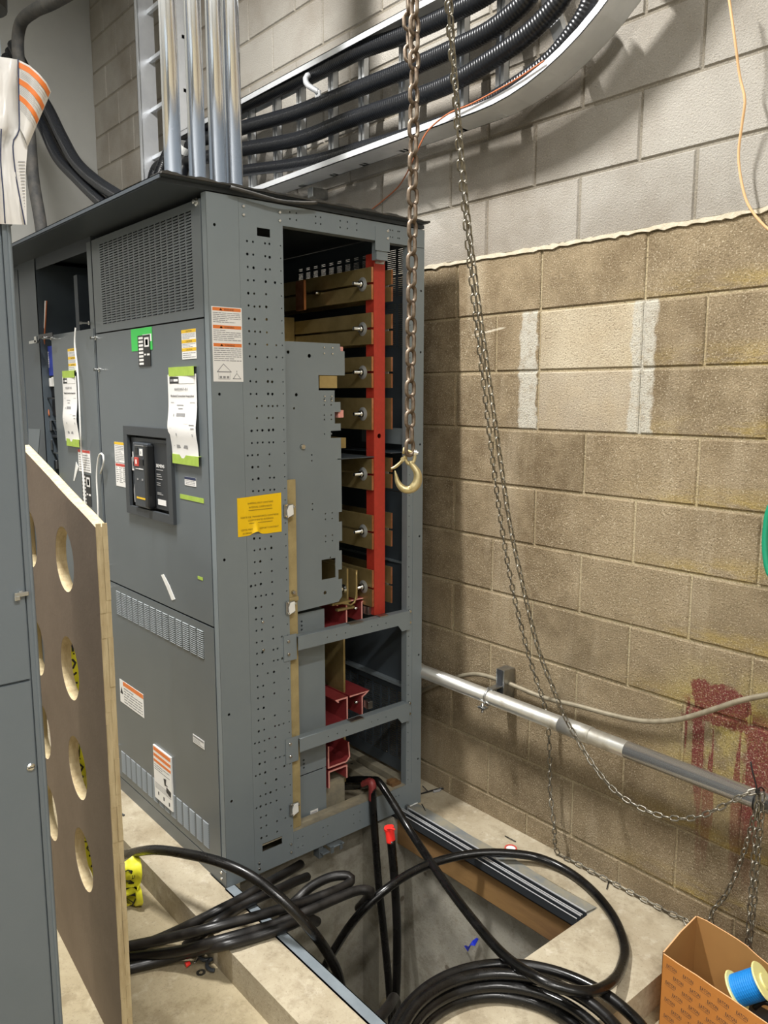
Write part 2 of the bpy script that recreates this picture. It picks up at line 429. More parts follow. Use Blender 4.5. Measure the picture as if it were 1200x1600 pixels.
b = MB(); b.box((XW - .1, YB, -.12), (XW, WY + .1, ZC), M['paint']); structure(b.build('wall_far'))
b = MB(); b.box((XW, YB - .1, -.12), (XR, YB, ZC), M['paint']); structure(b.build('wall_left'))
b = MB(); b.box((XR, YB, -.12), (XR + .1, WY + .1, ZC), M['paint']); structure(b.build('wall_near'))
b = MB(); b.box((XW - .1, YB - .1, ZC), (XR + .1, WY + .1, ZC + .1), M['ceil']); structure(b.build('ceiling'))
PX0, PX1, PY0, PY1, PADX, CY = -2.32, -1.35, 1.214, 1.985, -1.06, 1.04
b = MB()
b.box((XW, YB, -.2), (XR, CY + .002, -.1), M['floor']); b.box((PADX - .002, CY, -.2), (XR, WY, -.1), M['floor'])
structure(b.build('floor'))
b = MB()
b.box((XW, CY, -1.0), (PX0, WY, 0), M['pad'], .0)
b.box((PX0, CY, -1.0), (PADX, 1.18, 0), M['pad'])
b.box((PX1, 1.18, -1.0), (PADX, WY, 0), M['pad'])
b.box((PX0, PY1 + .055, -1.0), (PX1, WY, 0), M['pad'])
structure(b.build('trim_2'), 'pale concrete housekeeping pad around the cable pit')
b = MB()
b.box((PX0 - .02, 1.18, -1.0), (PX0 + .003, PY1, -.004), M['pit']); b.box((PX0, 1.85, -1.0), (-2.217, PY1 + .01, -.02), M['pit'])
b.box((PX0, PY1, -1.0), (PX1 + .02, PY1 + .055, -.004), M['pit']); b.box((PX0, 1.18, -1.1), (PX1, 2.0, -1.0), M['pit'])
b.box((PX0, 1.178, -1), (PX1, 1.2, -.03), M['pit']); b.box((PX1 - .004, 1.2, -1), (PX1 + .01, PY1, -.02), M['pit'])
structure(b.build('wall_pit'), 'grey stained concrete walls of the cable pit')

# fixtures of the unseen lamps, fill ones added
for i, (x, y, z, sx, sy, e) in enumerate(LAMPS):
    t = empty('unseen_ceiling_light', (x, y, z), 'unseen white linear ceiling light above the room, in a set partly added for fill', 'ceiling light', 'linear ceiling lights')
    b = MB(); b.box((x - sx / 2 - .02, y - sy / 2 - .02, z + .004), (x + sx / 2 + .02, y + sy / 2 + .02, z + .07), M['lampbody'], .008)
    for q in (-.4, .4): b.cyl((x, y + q, z + .07), (x, y + q, ZC), .004, M['steel'], 8)
    b.build('housing', t)
    b = MB(); b.box((x - sx / 2, y - sy / 2, z), (x + sx / 2, y + sy / 2, z + .003), M['glow']); b.build('diffuser', t)
#@@OBJECTS@@
# ================================================================== SWITCHGEAR, NEAR SECTION
def tube_obj(name, pts, r, m, parent=None, n=14, step=.02, **k):
    b = MB(); b.tube(pts, r, m, n=n, step=step, **k); return b.build(name, parent)
_scr = {}
def screws(parent, fr, lst, r=.006, h=.005, name='screw'):
    for u, v in lst:
        b = MB(); b.cyl(fr(u, v, -.001), fr(u, v, h), r, M['bolt'], 10, r1=r * .75); b.build(name, parent)
def screw(b, fr, u, v, r=.006, m=None, h=.005):
    b.cyl(fr(u, v, -.001), fr(u, v, h), r, m or M['bolt'], 10, r1=r * .75)
def sticker(name, fr, u0, v0, u1, v1, base, items, parent, w=.0008, label=None):
    """a printed label: base sheet plus printing laid on it; item coordinates run 0..1 from top left"""
    b = MB(); b.plate(fr, rect(u0, v0, u1, v1), [], 0, w, base)
    W, H = u1 - u0, v1 - v0; r = random.Random(hash((round(u0, 3), round(v0, 3))) % 9999)
    for it in items:
        if it[0] == 'r':
            _, a, c, d, e, m = it
            b.plate(fr, rect(u0 + a * W, v1 - e * H, u0 + d * W, v1 - c * H), [], w, w + .0004, m)
        elif it[0] == 't':
            _, s, a, c, h, m = it[:6]; wd = it[6] * W if len(it) > 6 else None
            b.text(fr, s, u0 + a * W, v1 - c * H, h * H * 1.35, m, w + .0004, width=wd)
        elif it[0] == 'l':
            _, a, d, c, e, n, m = it
            for q in range(n):
                y = c + (e - c) * (q + .5) / n; hh = (e - c) / n * .2
                x = a
                end = d if r.random() < .7 else a + (d - a) * r.uniform(.45, .85)
                while x < end:
                    x2 = min(end, x + r.uniform(.08, .22)); b.plate(fr, rect(u0 + x * W, v1 - (y + hh) * H, u0 + x2 * W, v1 - (y - hh) * H), [], w, w + .0003, m); x = x2 + .02
        elif it[0] == 'p':
            _, pts, m = it
            b.plate(fr, [(u0 + a * W, v1 - c * H) for a, c in pts], [], w, w + .0004, m)
    o = b.build(name, parent)
    if label: o['label'] = label
    return o

GX1 = -3.12
gear = empty('switchgear_cabinet', (-2.66, 1.62, 0), 'tall grey electrical switchgear section with its right side open showing busbars and a red post', 'electrical cabinet', 'switchgear sections in the lineup')
SF = side(XC); FF = front(YF)
rr = random.Random(3)

# --- corner post and perforated side panel
b = MB()
b.plate(SF, rect(1.186, 0, 1.2935, 2.215), [circ(1.212, z, .0048) for z in (2.124, 1.627, 1.111, .60, .30)], -.002, 0, M['grey'])
b.box((XC - .03, YF, 0), (XC - .0005, YF + .0025, 2.215), M['grey'])
b.build('corner_post', gear)
holes = []
z = 2.09; k = 0
while z > .1:
    k += 1
    holes.append(circ(1.443, z, .0024, 6))
    for u, p in ((1.322, .8), (1.343, .95), (1.386, .93), (1.402, .35), (1.42, .18), (1.306, .12), (1.362, .12)):
        if rr.random() < p: holes.append(circ(u, z + rr.uniform(-.001, .001), .0036 if rr.random() < .8 else .0046, 8))
    z -= .0385
holes.append(rect(1.358, 2.11, 1.405, 2.135)); holes.append(rect(1.325, .075, 1.405, .104))
b = MB(); b.plate(SF, rect(1.2945, 0, 1.452, 2.215), holes, -.0025, -.0006, M['grey'])
b.box((XC - .03, 1.4505, .1), (XC - .001, 1.452, 2.15), M['grey'])
b.build('perforated_side_panel', gear)
screws(gear, SF, ((1.31, 2.19), (1.31, 2.165), (1.44, 2.19), (1.44, 2.165), (1.31, .04), (1.31, .02), (1.44, .06), (1.44, .03), (1.345, .885), (1.345, .79)), .005)
# --- top beam, rear post, bottom rail
hs = [circ(u, v, .003, 6) for u in (1.48, 1.505, 1.58, 1.6, 1.68, 1.71, 1.75) for v in (2.176, 2.197)] + [circ(u, v, .0028, 6) for u in (1.9, 1.91, 1.935, 1.942) for v in (2.172, 2.195)]
b = MB(); b.plate(SF, rect(1.452, 2.152, 2.063, 2.215), hs, -.0025, -.0006, M['grey'])
b.box((XC - .035, 1.452, 2.152), (XC - .003, 1.985, 2.154), M['grey']); b.build('top_beam', gear)
b = MB(); b.plate(SF, rect(1.83, 2.12, 1.895, 2.2), [], -.0005, .001, M['grey']); b.box((XC - .03, 1.84, 2.09), (XC - .004, 1.89, 2.15), M['grey']); screw(b, SF, 1.885, 2.19); screw(b, SF, 1.885, 2.165); b.build('top_bracket', gear)
hs = [circ(1.994, .12 + .039 * q, .0022, 6) for q in range(51)] + [circ(2.048, z, .0045) for z in (2.0, 1.78, 1.44, 1.09, .62, .19)]
b = MB(); b.plate(SF, rect(1.984, 0, 2.063, 2.15), hs, -.0025, -.0006, M['grey'])
b.box((XC - .03, 1.984, .1), (XC - .003, 1.9855, 2.15), M['grey']); b.box((XC - .05, 2.0615, 0), (XC - .001, 2.063, 2.215), M['grey'])
b.plate(SF, rect(2.012, .1, 2.02, 2.15), [], -.0006, .0012, M['grey'])
b.build('rear_post', gear)
hs = [circ(u, v, .003, 6) for u in (1.47, 1.49, 1.58, 1.6, 1.72, 1.75, 1.93, 1.945) for v in (.035, .07)]
b = MB(); b.plate(SF, rect(1.452, 0, 2.02, .1), hs, -.0025, .0004, M['grey'])
b.build('bottom_rail', gear)
b = MB(); b.box((XC - .06, 1.3, .096), (XC - .002, 2.03, .1), M['dust']); b.box((XC - .055, 1.93, .1), (XC - .02, 1.975, .112), M['wood']); b.box((XC - .05, 1.925, .112), (XC - .03, 1.955, .122), M['wood'])
b.build('rail_flange', gear)['label'] = 'dusty tan top of the bottom rail'
# --- cross bars
for z0 in (.750, .383):
    b = MB(); fr = side(XC + .012)
    b.plate(side(XC + .001), rect(1.425, z0 - .02, 1.4765, z0 + .07), [], 0, .002, M['grey'])
    z1 = z0 + .012
    b.plate(side(XC), [(1.477, z1), (1.93, z1 + .0), (1.95, z1 - .025), (1.99, z1 - .025), (1.99, z1 + .047), (1.477, z1 + .047)], [circ(u, z1 + .022, .0026, 6) for u in (1.6, 1.64, 1.68, 1.8, 1.83, 1.87)], .010, .012, M['grey'])
    b.box((XC - .02, 1.477, z1 + .045), (XC + .012, 1.985, z1 + .048), M['grey'])
    b.tube([(XC + .009, 1.477, z1 + .0455), (XC + .009, 1.985, z1 + .0455)], .0035, M['grey'], n=8)
    bar = b.build('cross_bar', gear)
    screws(bar, side(XC + .002), ((1.442, z0 + .05), (1.442, z0 + .005), (1.996, z0 + .055), (1.996, z0 + .012)), .0065, .007)
    b = MB(); b.box((XC - .01, 1.70, z1 + .048), (XC + .015, 1.76, z1 + .051), M['steel']); b.build('clip', bar)
    if z0 > .6: b = MB(); b.box((XC - .01, 1.84, z1 + .048), (XC + .012, 1.88, z1 + .053), M['steel']); b.build('clip', bar)
# --- cabinet skin: roof, floorless frame, rear cover with vents, partition
b = MB(); b.box((GX1, 1.03, 2.232), (-2.18, 2.055, 2.2345), M['shade_dark']); b.box((GX1, 1.03, 2.222), (-2.18, 1.033, 2.2345), M['shade_dark'])
b.box((GX1, 1.035, 2.219), (XC - .001, 2.062, 2.2315), M['shade_dark'])
b.build('roof', gear)  # roof coloured dark for the shade under its overhang
b = MB(); rb = random.Random(8); n = 70
top = [(1.035 + 1.022 * i / n, 2.2395 + .0025 * math.sin(i * .9) + rb.uniform(-.001, .002)) for i in range(n + 1)]
b.plate(side(-2.19), [(1.035, 2.234)] + top + [(2.057, 2.234)], [], -.06, .018, M['rubber'])
b.tube([(-2.176, 1.25, 2.23), (-2.172, 1.33, 2.222), (-2.172, 1.42, 2.215), (-2.174, 1.5, 2.222), (-2.176, 1.56, 2.231)], .006, M['rubber'], n=8)
b.build('rubber_edge_strip', gear)
def slots(u0, u1, v0, v1, nu, nv, fu=.72, fv=.5):
    du, dv = (u1 - u0) / nu, (v1 - v0) / nv; out = []
    for i in range(nu):
        for j in range(nv):
            a = u0 + du * (i + (1 - fu) / 2); c = v0 + dv * (j + (1 - fv) / 2)
            out.append(rect(a, c, a + du * fu, c + dv * fv))
    return out
RF = front(2.045)
b = MB(); b.plate(RF, rect(GX1 + .01, .48, XC - .03, 1.25), [], 0, .002, M['rear'])
b.plate(RF, rect(GX1 + .01, 1.253, XC - .03, 2.218), slots(-2.40, -2.275, 1.80, 1.965, 2, 22, .8, .28) + slots(-2.40, -2.275, 1.99, 2.165, 2, 24, .8, .28) + slots(-3.0, -2.50, 2.105, 2.145, 9, 7, .6, .28) + slots(-3.0, -2.50, 2.152, 2.165, 9, 2, .5, .28), 0, .002, M['rear'])
b.plate(RF, rect(GX1 + .01, .1, XC - .05, .475), slots(-3.0, -2.28, .15, .44, 14, 30, .8), 0, .002, M['rear'])
b.box((GX1 + .01, 2.02, .474), (XC - .05, 2.045, .486), M['grey']); b.box((GX1 + .01, 2.035, .97), (XC - .05, 2.045, .978), M['grey'])
b.build('rear_cover', gear)['label'] = 'dark rear cover with louvre slots'
b = MB(); b.box((GX1, YF + .02, .0), (GX1 + .003, 2.06, 2.22), M['shade_dark']); b.build('partition', gear)
b = MB(); b.box((GX1 + .003, 2.0, .07), (XC - .06, 2.035, .095), M['dust']); b.box((GX1 + .003, 1.91, .06), (XC - .06, 1.965, .095), M['dust'])
for u in (-2.9, -2.7, -2.5, -2.35): b.cyl((u, 1.94, .095), (u, 1.94, .0955), .006, M['black'], 8)
b.build('base_channel', gear)

# --- inner side barrier with its notches
IF = side(-2.262)
ol = [(1.455, .874), (1.70, .882), (1.716, .9), (1.716, .965), (1.700, .965), (1.700, 1.0), (1.716, 1.0), (1.716, 1.07), (1.704, 1.07), (1.704, 1.105), (1.718, 1.105), (1.718, 1.175), (1.704, 1.175), (1.704, 1.21), (1.718, 1.21),
      (1.716, 1.475), (1.69, 1.475), (1.672, 1.475), (1.672, 1.50), (1.7155, 1.50), (1.7155, 1.525), (1.69, 1.525), (1.69, 1.565), (1.7155, 1.565), (1.7155, 1.60), (1.69, 1.60), (1.69, 1.64), (1.622, 1.64), (1.622, 1.692), (1.735, 1.692), (1.735, 1.775), (1.718, 1.775), (1.714, 1.80), (1.455, 1.80)]
hs = [rect(1.626, .974, 1.687, 1.046), circ(1.53, 1.625, .006), circ(1.52, 1.58, .004), circ(1.585, 1.755, .007), circ(1.665, 1.05, .0001 + .003), circ(1.50, 1.765, .006), circ(1.64, .925, .007)]
hs += [circ(u, v, .003, 6) for u in (1.645, 1.675) for v in (1.59, 1.61, 1.54, 1.555, 1.68 - .19, 1.21, 1.19, 1.13, 1.11)] + [circ(1.59, v, .003, 6) for v in (1.42, 1.40, 1.25, 1.23)]
b = MB(); b.plate(IF, ol, hs, -.002, 0, M['grey']); bar = b.build('inner_barrier', gear)
screws(bar, IF, ((1.645, 1.785), (1.68, 1.785), (1.645, 1.765), (1.68, 1.765), (1.645, 1.62), (1.675, 1.62), (1.645, 1.605), (1.675, 1.605)), .0035)
screws(bar, IF, ((1.55, 1.45),), .010, .01)
b = MB(); b.plate(side(-2.285), rect(1.45, .255, 1.652, .86), [circ(1.553, z, .004, 6) for z in (.83, .815, .80, .785, .31, .295, .28)], -.002, 0, M['grey'])
b.plate(side(-2.283), rect(1.45, .03, 1.65, .252), [], -.002, 0, M['grey']); b.box((-2.5, 1.64, .05), (-2.287, 1.65, .86), M['grey'])
bar = b.build('lower_barrier', gear)
sticker('white_sticker', side(-2.281), 1.575, .075, 1.61, .105, M['white'], [('l', .15, .85, .2, .8, 3, M['ink'])], bar)
# --- dusty strip with label clips
b = MB(); b.box((-2.235, 1.459, .10), (-2.225, 1.497, 1.345), M['tan'], .002); b.box((-2.226, 1.458, .93), (-2.216, 1.496, .945), M['tan'], .002)
st = b.build('insulating_strip', gear); st['label'] = 'dusty tan vertical strip'
b = MB(); screw(b, side(-2.225), 1.478, .96, .008, h=.012); b.cyl((-2.225, 1.478, .96), (-2.21, 1.478, .96), .004, M['bolt'], 8); b.build('bolt', st)
for z in (1.245, .915, .19):
    b = MB(); b.box((-2.206, 1.434, z - .02), (-2.2, 1.47, z + .022), M['steel'], .001)
    b.plate(side(-2.199), [(1.445, z - .022), (1.468, z - .012), (1.466, z + .02), (1.45, z + .018), (1.443, z + .002)], [], 0, .002, M['white_pl'])
    for u, v in ((1.442, z + .02), (1.442, z - .017), (1.472, z + .012)): b.lathe((-2.2, u, v), (1, 0, 0), [(.005, 0), (.0035, .004), (.0, .005)], M['bolt'], 10)
    b.build('label_clip', gear)

# --- red post
RX = -2.262
b = MB(); b.plate(side(RX), rect(1.868, .80, 1.92, 2.12), [circ(1.893, 1.475, .009, 14)], -.004, 0, M['red'])
b.box((RX - .045, 1.868, .80), (RX - .004, 1.872, 2.12), M['red']); b.box((RX - .045, 1.916, .80), (RX - .004, 1.92, 2.12), M['red'])
post = b.build('support_post', gear); post['label'] = 'bright red vertical insulating post'
b = MB(); b.box((RX, 1.872, 2.085), (RX + .004, 1.915, 2.12), M['steel'], .002); b.cyl((RX, 1.895, 2.1), (RX + .02, 1.895, 2.1), .011, M['bolt'], 6); b.cyl((RX, 1.895, 2.1), (RX + .03, 1.895, 2.1), .006, M['bolt'], 10)
b.build('bolt', post)
# --- busbars: seven levels, a front and a rear pair at each
levels = [(1.960, 2.072, 2), (1.804, 1.915, 2), (1.650, 1.761, 2), (1.498, 1.613, 1), (1.277, 1.392, 2), (1.056, 1.184, 2), (.836, .976, 2)]
for i, (z0, z1, n) in enumerate(levels):
    zm = (z0 + z1) / 2; g = .004 if n == 2 else 0
    for (ya, yb, xe) in ((1.852, 1.861, -2.256), (1.945, 1.953, -2.256)):
        rows = [(zm + g, z1), (z0, zm - g)] if n == 2 else [(z0, z1)]
        for a, c in rows:
            b = MB(); b.box((-3.08, ya, a), (xe - .0008, yb, c), M['brass'], .0008); b.box((xe - .0008, ya, a), (xe, yb, c), M['copper'])
            b.build('busbar', gear)
    b = MB(); xb = -2.305
    b.lathe((xb, 1.852, zm), (0, -1, 0), [(.0, 0), (.023, 0), (.025, .002), (.014, .0065), (.0135, .007)], M['washer'], 24)
    b.build('washer', gear)
    b = MB(); b.cyl((xb, 1.846, zm), (xb, 1.834, zm), .0125, M['bolt'], 6); b.cyl((xb, 1.99, zm), (xb, 1.808, zm), .0065, M['bolt'], 10)
    for q in range(9): b.lathe((xb, 1.832 - q * .0027, zm), (0, -1, 0), [(.0062, 0), (.0074, .0013), (.0062, .0026)], M['bolt'], 10)
    b.lathe((xb, 1.953, zm), (0, 1, 0), [(.0, 0), (.024, 0), (.025, .002), (.013, .006)], M['washer'], 20); b.cyl((xb, 1.959, zm), (xb, 1.972, zm), .012, M['bolt'], 6)
    b.build('clamp_bolt', gear)
# upright copper link at the top level, bright riser on the second
b = MB(); b.box((-2.64, 1.79, 1.945), (-2.585, 1.80, 2.055), M['copper']); b.cyl((-2.57, 1.852, 2.01), (-2.57, 1.83, 2.01), .008, M['bolt'], 6); o = b.build('link_bar', gear); o['label'] = 'upright copper link bar'
b = MB(); b.box((-2.75, 1.70, 1.80), (-2.742, 1.85, 1.93), M['brass']); b.box((-3.05, 1.72, 1.81), (-2.75, 1.73, 1.925), M['brass']); b.build('riser_bar', gear)
# stubs and pink insulating blocks in the notches
for (y0, y1, z0, z1, x0) in ((1.63, 1.705, 1.648, 1.69, -2.27), (1.70, 1.765, 1.435, 1.472, -2.30)):
    b = MB(); b.box((-2.6, y0, z0), (x0 + .001, y1, z1), M['brass'], .001); b.box((x0 + .001, y0, z0), (x0 + .003, y1, z1), M['brass']); b.build('bus_stub', gear)
for z in (1.765, 1.545):
    b = MB(); b.box((-2.33, 1.712, z), (-2.27, 1.735, z + .026), M['pink'], .001); b.lathe((-2.29, 1.735, z + .013), (0, 1, 0), [(.008, 0), (.003, .012), (0, .013)], M['pink'], 8); b.build('insulating_block', gear)
# horizontal shelf and grey flap behind the post
b = MB(); b.box((-2.75, 1.70, 1.398), (-2.262, 1.87, 1.401), M['rear']); b.box((-2.75, 1.93, 1.41), (-2.24, 2.04, 1.413), M['rear']); b.box((-2.5, 2.0, 1.44), (-2.25, 2.004, 1.50), M['grey']); b.build('barrier_shelf', gear)
# lower brass plates with bends
b = MB(); b.box((-2.6, 1.775, .835), (-2.31, 1.783, .985), M['brass'], .001); b.box((-2.31, 1.72, .834), (-2.295, 1.80, .842), M['brass'])
b.tube([(-2.29, 1.70, .868), (-2.29, 1.75, .862), (-2.29, 1.775, .85), (-2.29, 1.80, .87), (-2.29, 1.805, .975)], .004, M['brass'], n=8)
b.box((-2.6, 1.69, .862), (-2.288, 1.775, .87), M['brass']); b.box((-2.6, 1.80, .87), (-2.288, 1.808, .98), M['brass'])
b.build('bent_bus_link', gear)
b = MB(); b.cyl((-2.33, 1.795, .905), (-2.33, 1.735, .905), .006, M['bolt'], 10); b.lathe((-2.33, 1.775, .905), (0, -1, 0), [(0, 0), (.018, 0), (.012, .006)], M['bolt'], 18); b.cyl((-2.33, 1.77, .905), (-2.33, 1.757, .905), .011, M['bolt'], 6); b.build('clamp_bolt', gear)
b = MB(); b.box((-2.62, 1.788, .12), (-2.352, 1.797, .83), M['brass'], .001); b.build('riser_bar', gear)
# maroon channels
def channel(name, prof, x0, x1, lab=None):
    """open channel running along X; prof = centre line in (Y, Z), 6 mm thick"""
    b = MB(); t = .003; P = [Vector((p[0], p[1])) for p in prof]; L, Rr = [], []
    for i, p in enumerate(P):
        if i == 0: d = (P[1] - P[0]).normalized(); nn = Vector((-d.y, d.x)); s = 1
        elif i == len(P) - 1: d = (P[-1] - P[-2]).normalized(); nn = Vector((-d.y, d.x)); s = 1
        else:
            d0 = (P[i] - P[i - 1]).normalized(); d1 = (P[i + 1] - P[i]).normalized(); n0 = Vector((-d0.y, d0.x)); n1 = Vector((-d1.y, d1.x)); nn = (n0 + n1).normalized(); s = 1 / max(.4, nn.dot(n0))
        L.append(p + nn * t * s); Rr.append(p - nn * t * s)
    poly = [tuple(q) for q in L] + [tuple(q) for q in Rr[::-1]]
    b.plate(side((x0 + x1) / 2), poly, [], (x0 - x1) / 2, (x1 - x0) / 2 - .001, M['maroon'])
    b.plate(side(x1), poly, [], -.001, 0, M['pink'])
    return b.build(name, gear)
for z in (.80, .425):
    channel('mounting_channel', [(1.725, z + .055), (1.715, z + .065), (1.765, z + .065), (1.765, z - .03), (1.735, z - .035), (1.67, z - .035)], -2.75, -2.30)
    channel('mounting_channel', [(1.785, z + .06), (1.875, z + .06), (1.862, z + .052), (1.846, z + .045), (1.846, z - .03)], -2.75, -2.31)
    b = MB(); b.cyl((-2.33, 1.846, z + .02), (-2.33, 1.825, z + .02), .006, M['bolt'], 8); b.box((-2.325, 1.852, z + .0), (-2.28, 1.875, z + .03), M['steel'], .002); b.build('clip', gear)
channel('mounting_channel', [(1.675, .32), (1.675, .235), (1.76, .235), (1.775, .25), (1.77, .31)], -2.75, -2.30)
channel('mounting_channel', [(1.68, .15), (1.68, .215), (1.765, .215), (1.765, .165)], -2.75, -2.305)
b = MB(); b.box((-2.75, 1.66, .0), (-2.34, 1.78, .15), M['dust']); b.build('mounting_block', gear)

# --- front of the near section
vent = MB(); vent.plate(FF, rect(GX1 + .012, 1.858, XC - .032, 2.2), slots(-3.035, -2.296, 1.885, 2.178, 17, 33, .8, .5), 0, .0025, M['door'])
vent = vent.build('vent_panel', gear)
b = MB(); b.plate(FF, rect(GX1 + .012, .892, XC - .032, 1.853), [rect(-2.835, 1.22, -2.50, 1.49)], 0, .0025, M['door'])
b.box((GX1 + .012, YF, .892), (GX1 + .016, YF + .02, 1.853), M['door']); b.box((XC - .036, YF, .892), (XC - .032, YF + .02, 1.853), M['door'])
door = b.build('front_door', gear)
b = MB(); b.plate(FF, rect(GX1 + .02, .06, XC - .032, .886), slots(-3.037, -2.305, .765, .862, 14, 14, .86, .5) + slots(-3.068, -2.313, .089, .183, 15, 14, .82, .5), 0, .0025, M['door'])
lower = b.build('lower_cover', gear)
b = MB(); b.box((GX1 + .01, YF - .002, 0), (XC - .001, YF + .004, .055), M['door']); b.box((GX1, YF + .006, 0), (GX1 + .004, YF + .03, 2.2), M['shade_dark'])
for v in (.02, .042): screw(b, FF, -2.24, v, .006)
b.build('plinth', gear)
for u, v in ((-3.11, 1.84), (-3.09, 1.72), (-3.10, .95), (-3.10, .86), (-3.10, .19), (-3.10, .07)):
    b = MB(); b.lathe(FF(u, v, .002), (0, -1, 0), [(.009, 0), (.009, .004), (.004, .006), (.004, .014), (.006, .015), (.006, .022)], M['bolt'], 12); b.build('door_latch', gear)
# thin formed louvres as raised slot lips, lower ones coloured lighter as if lit
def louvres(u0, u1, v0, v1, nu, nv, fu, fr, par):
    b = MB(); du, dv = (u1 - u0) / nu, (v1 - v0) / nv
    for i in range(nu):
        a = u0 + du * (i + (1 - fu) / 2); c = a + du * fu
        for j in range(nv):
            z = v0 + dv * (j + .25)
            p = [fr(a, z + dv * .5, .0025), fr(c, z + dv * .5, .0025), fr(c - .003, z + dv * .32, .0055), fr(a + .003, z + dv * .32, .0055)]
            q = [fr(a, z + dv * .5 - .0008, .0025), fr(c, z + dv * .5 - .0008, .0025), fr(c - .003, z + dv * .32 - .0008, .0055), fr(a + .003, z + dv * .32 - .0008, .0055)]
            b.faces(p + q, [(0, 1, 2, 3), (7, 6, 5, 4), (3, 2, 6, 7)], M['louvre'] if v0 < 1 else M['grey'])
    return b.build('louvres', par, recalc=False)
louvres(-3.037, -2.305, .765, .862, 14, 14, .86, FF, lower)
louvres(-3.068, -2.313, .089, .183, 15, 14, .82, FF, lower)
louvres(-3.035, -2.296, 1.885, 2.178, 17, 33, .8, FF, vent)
b = MB(); b.lathe(FF(-2.262, 2.193, .0), (0, -1, 0), [(.012, 0), (.012, .004), (.007, .006), (.007, .014), (.0, .015)], M['bolt'], 12); b.build('roof_bolt', gear)

# --- circuit breaker in the front door
bk = MB(); F2 = front(YF - .003)
bk.plate(F2, rect(-2.861, 1.193, -2.474, 1.513), [rect(-2.83, 1.222, -2.505, 1.482)], 0, .012, M['brk'])
brk = bk.build('circuit_breaker', door); brk['label'] = 'charcoal circuit breaker front with a red button'
bk = MB(); bk.box((-2.835, YF + .02, 1.215), (-2.50, YF + .03, 1.49), M['black2'])
bk.box((-2.828, YF - .0, 1.24), (-2.512, YF + .02, 1.474), M['slate'], .003)
bk.box((-2.765, YF - .022, 1.228), (-2.645, YF + .0, 1.458), M['slate'], .004)
bk.box((-2.660, YF - .03, 1.235), (-2.632, YF + .0, 1.452), M['black'], .004)
bk.box((-2.625, YF - .004, 1.232), (-2.52, YF + .0, 1.46), M['black2'], .001)
bk.build('breaker_face', door)
FB = front(YF - .0225); FC = front(YF - .0045); FD = front(YF - .0005)
def ctl(name, *ops):
    bk = MB()
    for fr, shp, w0, w1, m in ops: bk.plate(fr, shp, [], w0, w1, m)
    return bk.build(name, door)
bk = MB(); bk.plate(FB, rect(-2.705, 1.413, -2.680, 1.437), [], 0, .001, M['white']); bk.text(FB, '0', -2.697, 1.419, .014, M['inkd'], .0013); bk.build('indicator_window', door)
ctl('red_button', (FB, rect(-2.745, 1.375, -2.715, 1.405), 0, .004, M['redink']), (FB, rect(-2.735, 1.382, -2.725, 1.398), .004, .0045, M['white']))
ctl('black_button', (FB, rect(-2.70, 1.38, -2.675, 1.40), 0, .003, M['black']))
ctl('shutter', (FB, rect(-2.745, 1.415, -2.72, 1.44), 0, .001, M['black']))
ctl('print_line', (FB, rect(-2.745, 1.364, -2.68, 1.367), 0, .001, M['white'])); ctl('print_line', (FB, rect(-2.745, 1.447, -2.67, 1.449), 0, .001, M['ink']))
ctl('print_mark', (FB, rect(-2.695, 1.325, -2.684, 1.332), 0, .001, M['ink'])); ctl('print_mark', (FB, rect(-2.735, 1.325, -2.725, 1.331), 0, .001, M['ink']))
ctl('yellow_line', (FB, rect(-2.745, 1.258, -2.672, 1.264), 0, .001, M['ylab']))
bk = MB(); bk.text(FC, 'SIEMENS', -2.612, 1.378, .016, M['white'], .0005, width=.062)
for z in (1.368, 1.352, 1.345, 1.336, 1.322, 1.315, 1.288, 1.283): bk.plate(FC, rect(-2.612, z, -2.612 + (.028 if z in (1.322, 1.315) else rr.uniform(.03, .06)), z + .003), [], 0, .0006, M['ink'])
bk.build('printed_text', door)['kind'] = 'stuff'
ctl('white_sticker', (FC, rect(-2.608, 1.248, -2.545, 1.267), 0, .001, M['white']))
ctl('white_tab', (FD, rect(-2.815, 1.40, -2.805, 1.42), 0, .002, M['white']))
ctl('meter_window', (FD, rect(-2.825, 1.352, -2.79, 1.40), 0, .002, M['ink']), (FD, rect(-2.812, 1.368, -2.793, 1.385), .002, .003, M['black']), (FD, rect(-2.82, 1.352, -2.795, 1.357), .002, .003, M['white']))
ctl('white_tab', (FD, rect(-2.79, 1.362, -2.768, 1.366), 0, .002, M['white']))
ctl('clear_cover_glint', (FD, [(-2.818, 1.235), (-2.785, 1.235), (-2.788, 1.27), (-2.792, 1.31), (-2.8, 1.322), (-2.812, 1.30), (-2.82, 1.28)], 0, .001, M['ink'])).name = 'painted_cover_glint'  # grey patch painted as a glint on the clear breaker cover
# --- labels on the near section
warn = []
for c in (.0, .235, .475): warn += [('r', .03, c + .01, .97, c + .055, M['orange']), ('p', [(.25, c + .048), (.30, c + .018), (.35, c + .048)], M['inkd']), ('t', 'WARNING', .40, c + .048, .028, M['inkd'], .33)]
warn += [('l', .04, .95, .07, .215, 6, M['ink']), ('l', .04, .95, .3, .455, 6, M['ink']), ('l', .04, .95, .54, .73, 7, M['ink'])]
warn += [('p', [(.12, .865), (.34, .755), (.60, .865), (.58, .865), (.34, .768), (.15, .865)], M['ink']), ('r', .12, .86, .60, .875, M['ink']), ('r', .16, .885, .165, .965, M['ink']), ('r', .55, .885, .555, .965, M['ink']), ('r', .16, .96, .555, .967, M['ink'])]
warn += [('r', a, .925, a + .08, .955, M['ink']) for a in (.2, .32, .44)] + [('p', [(.64, .96), (.78, .88), (.92, .96), (.90, .96), (.78, .892), (.67, .96)], M['ink']), ('r', .64, .955, .92, .965, M['ink']), ('r', .77, .85, .79, .875, M['ink'])]
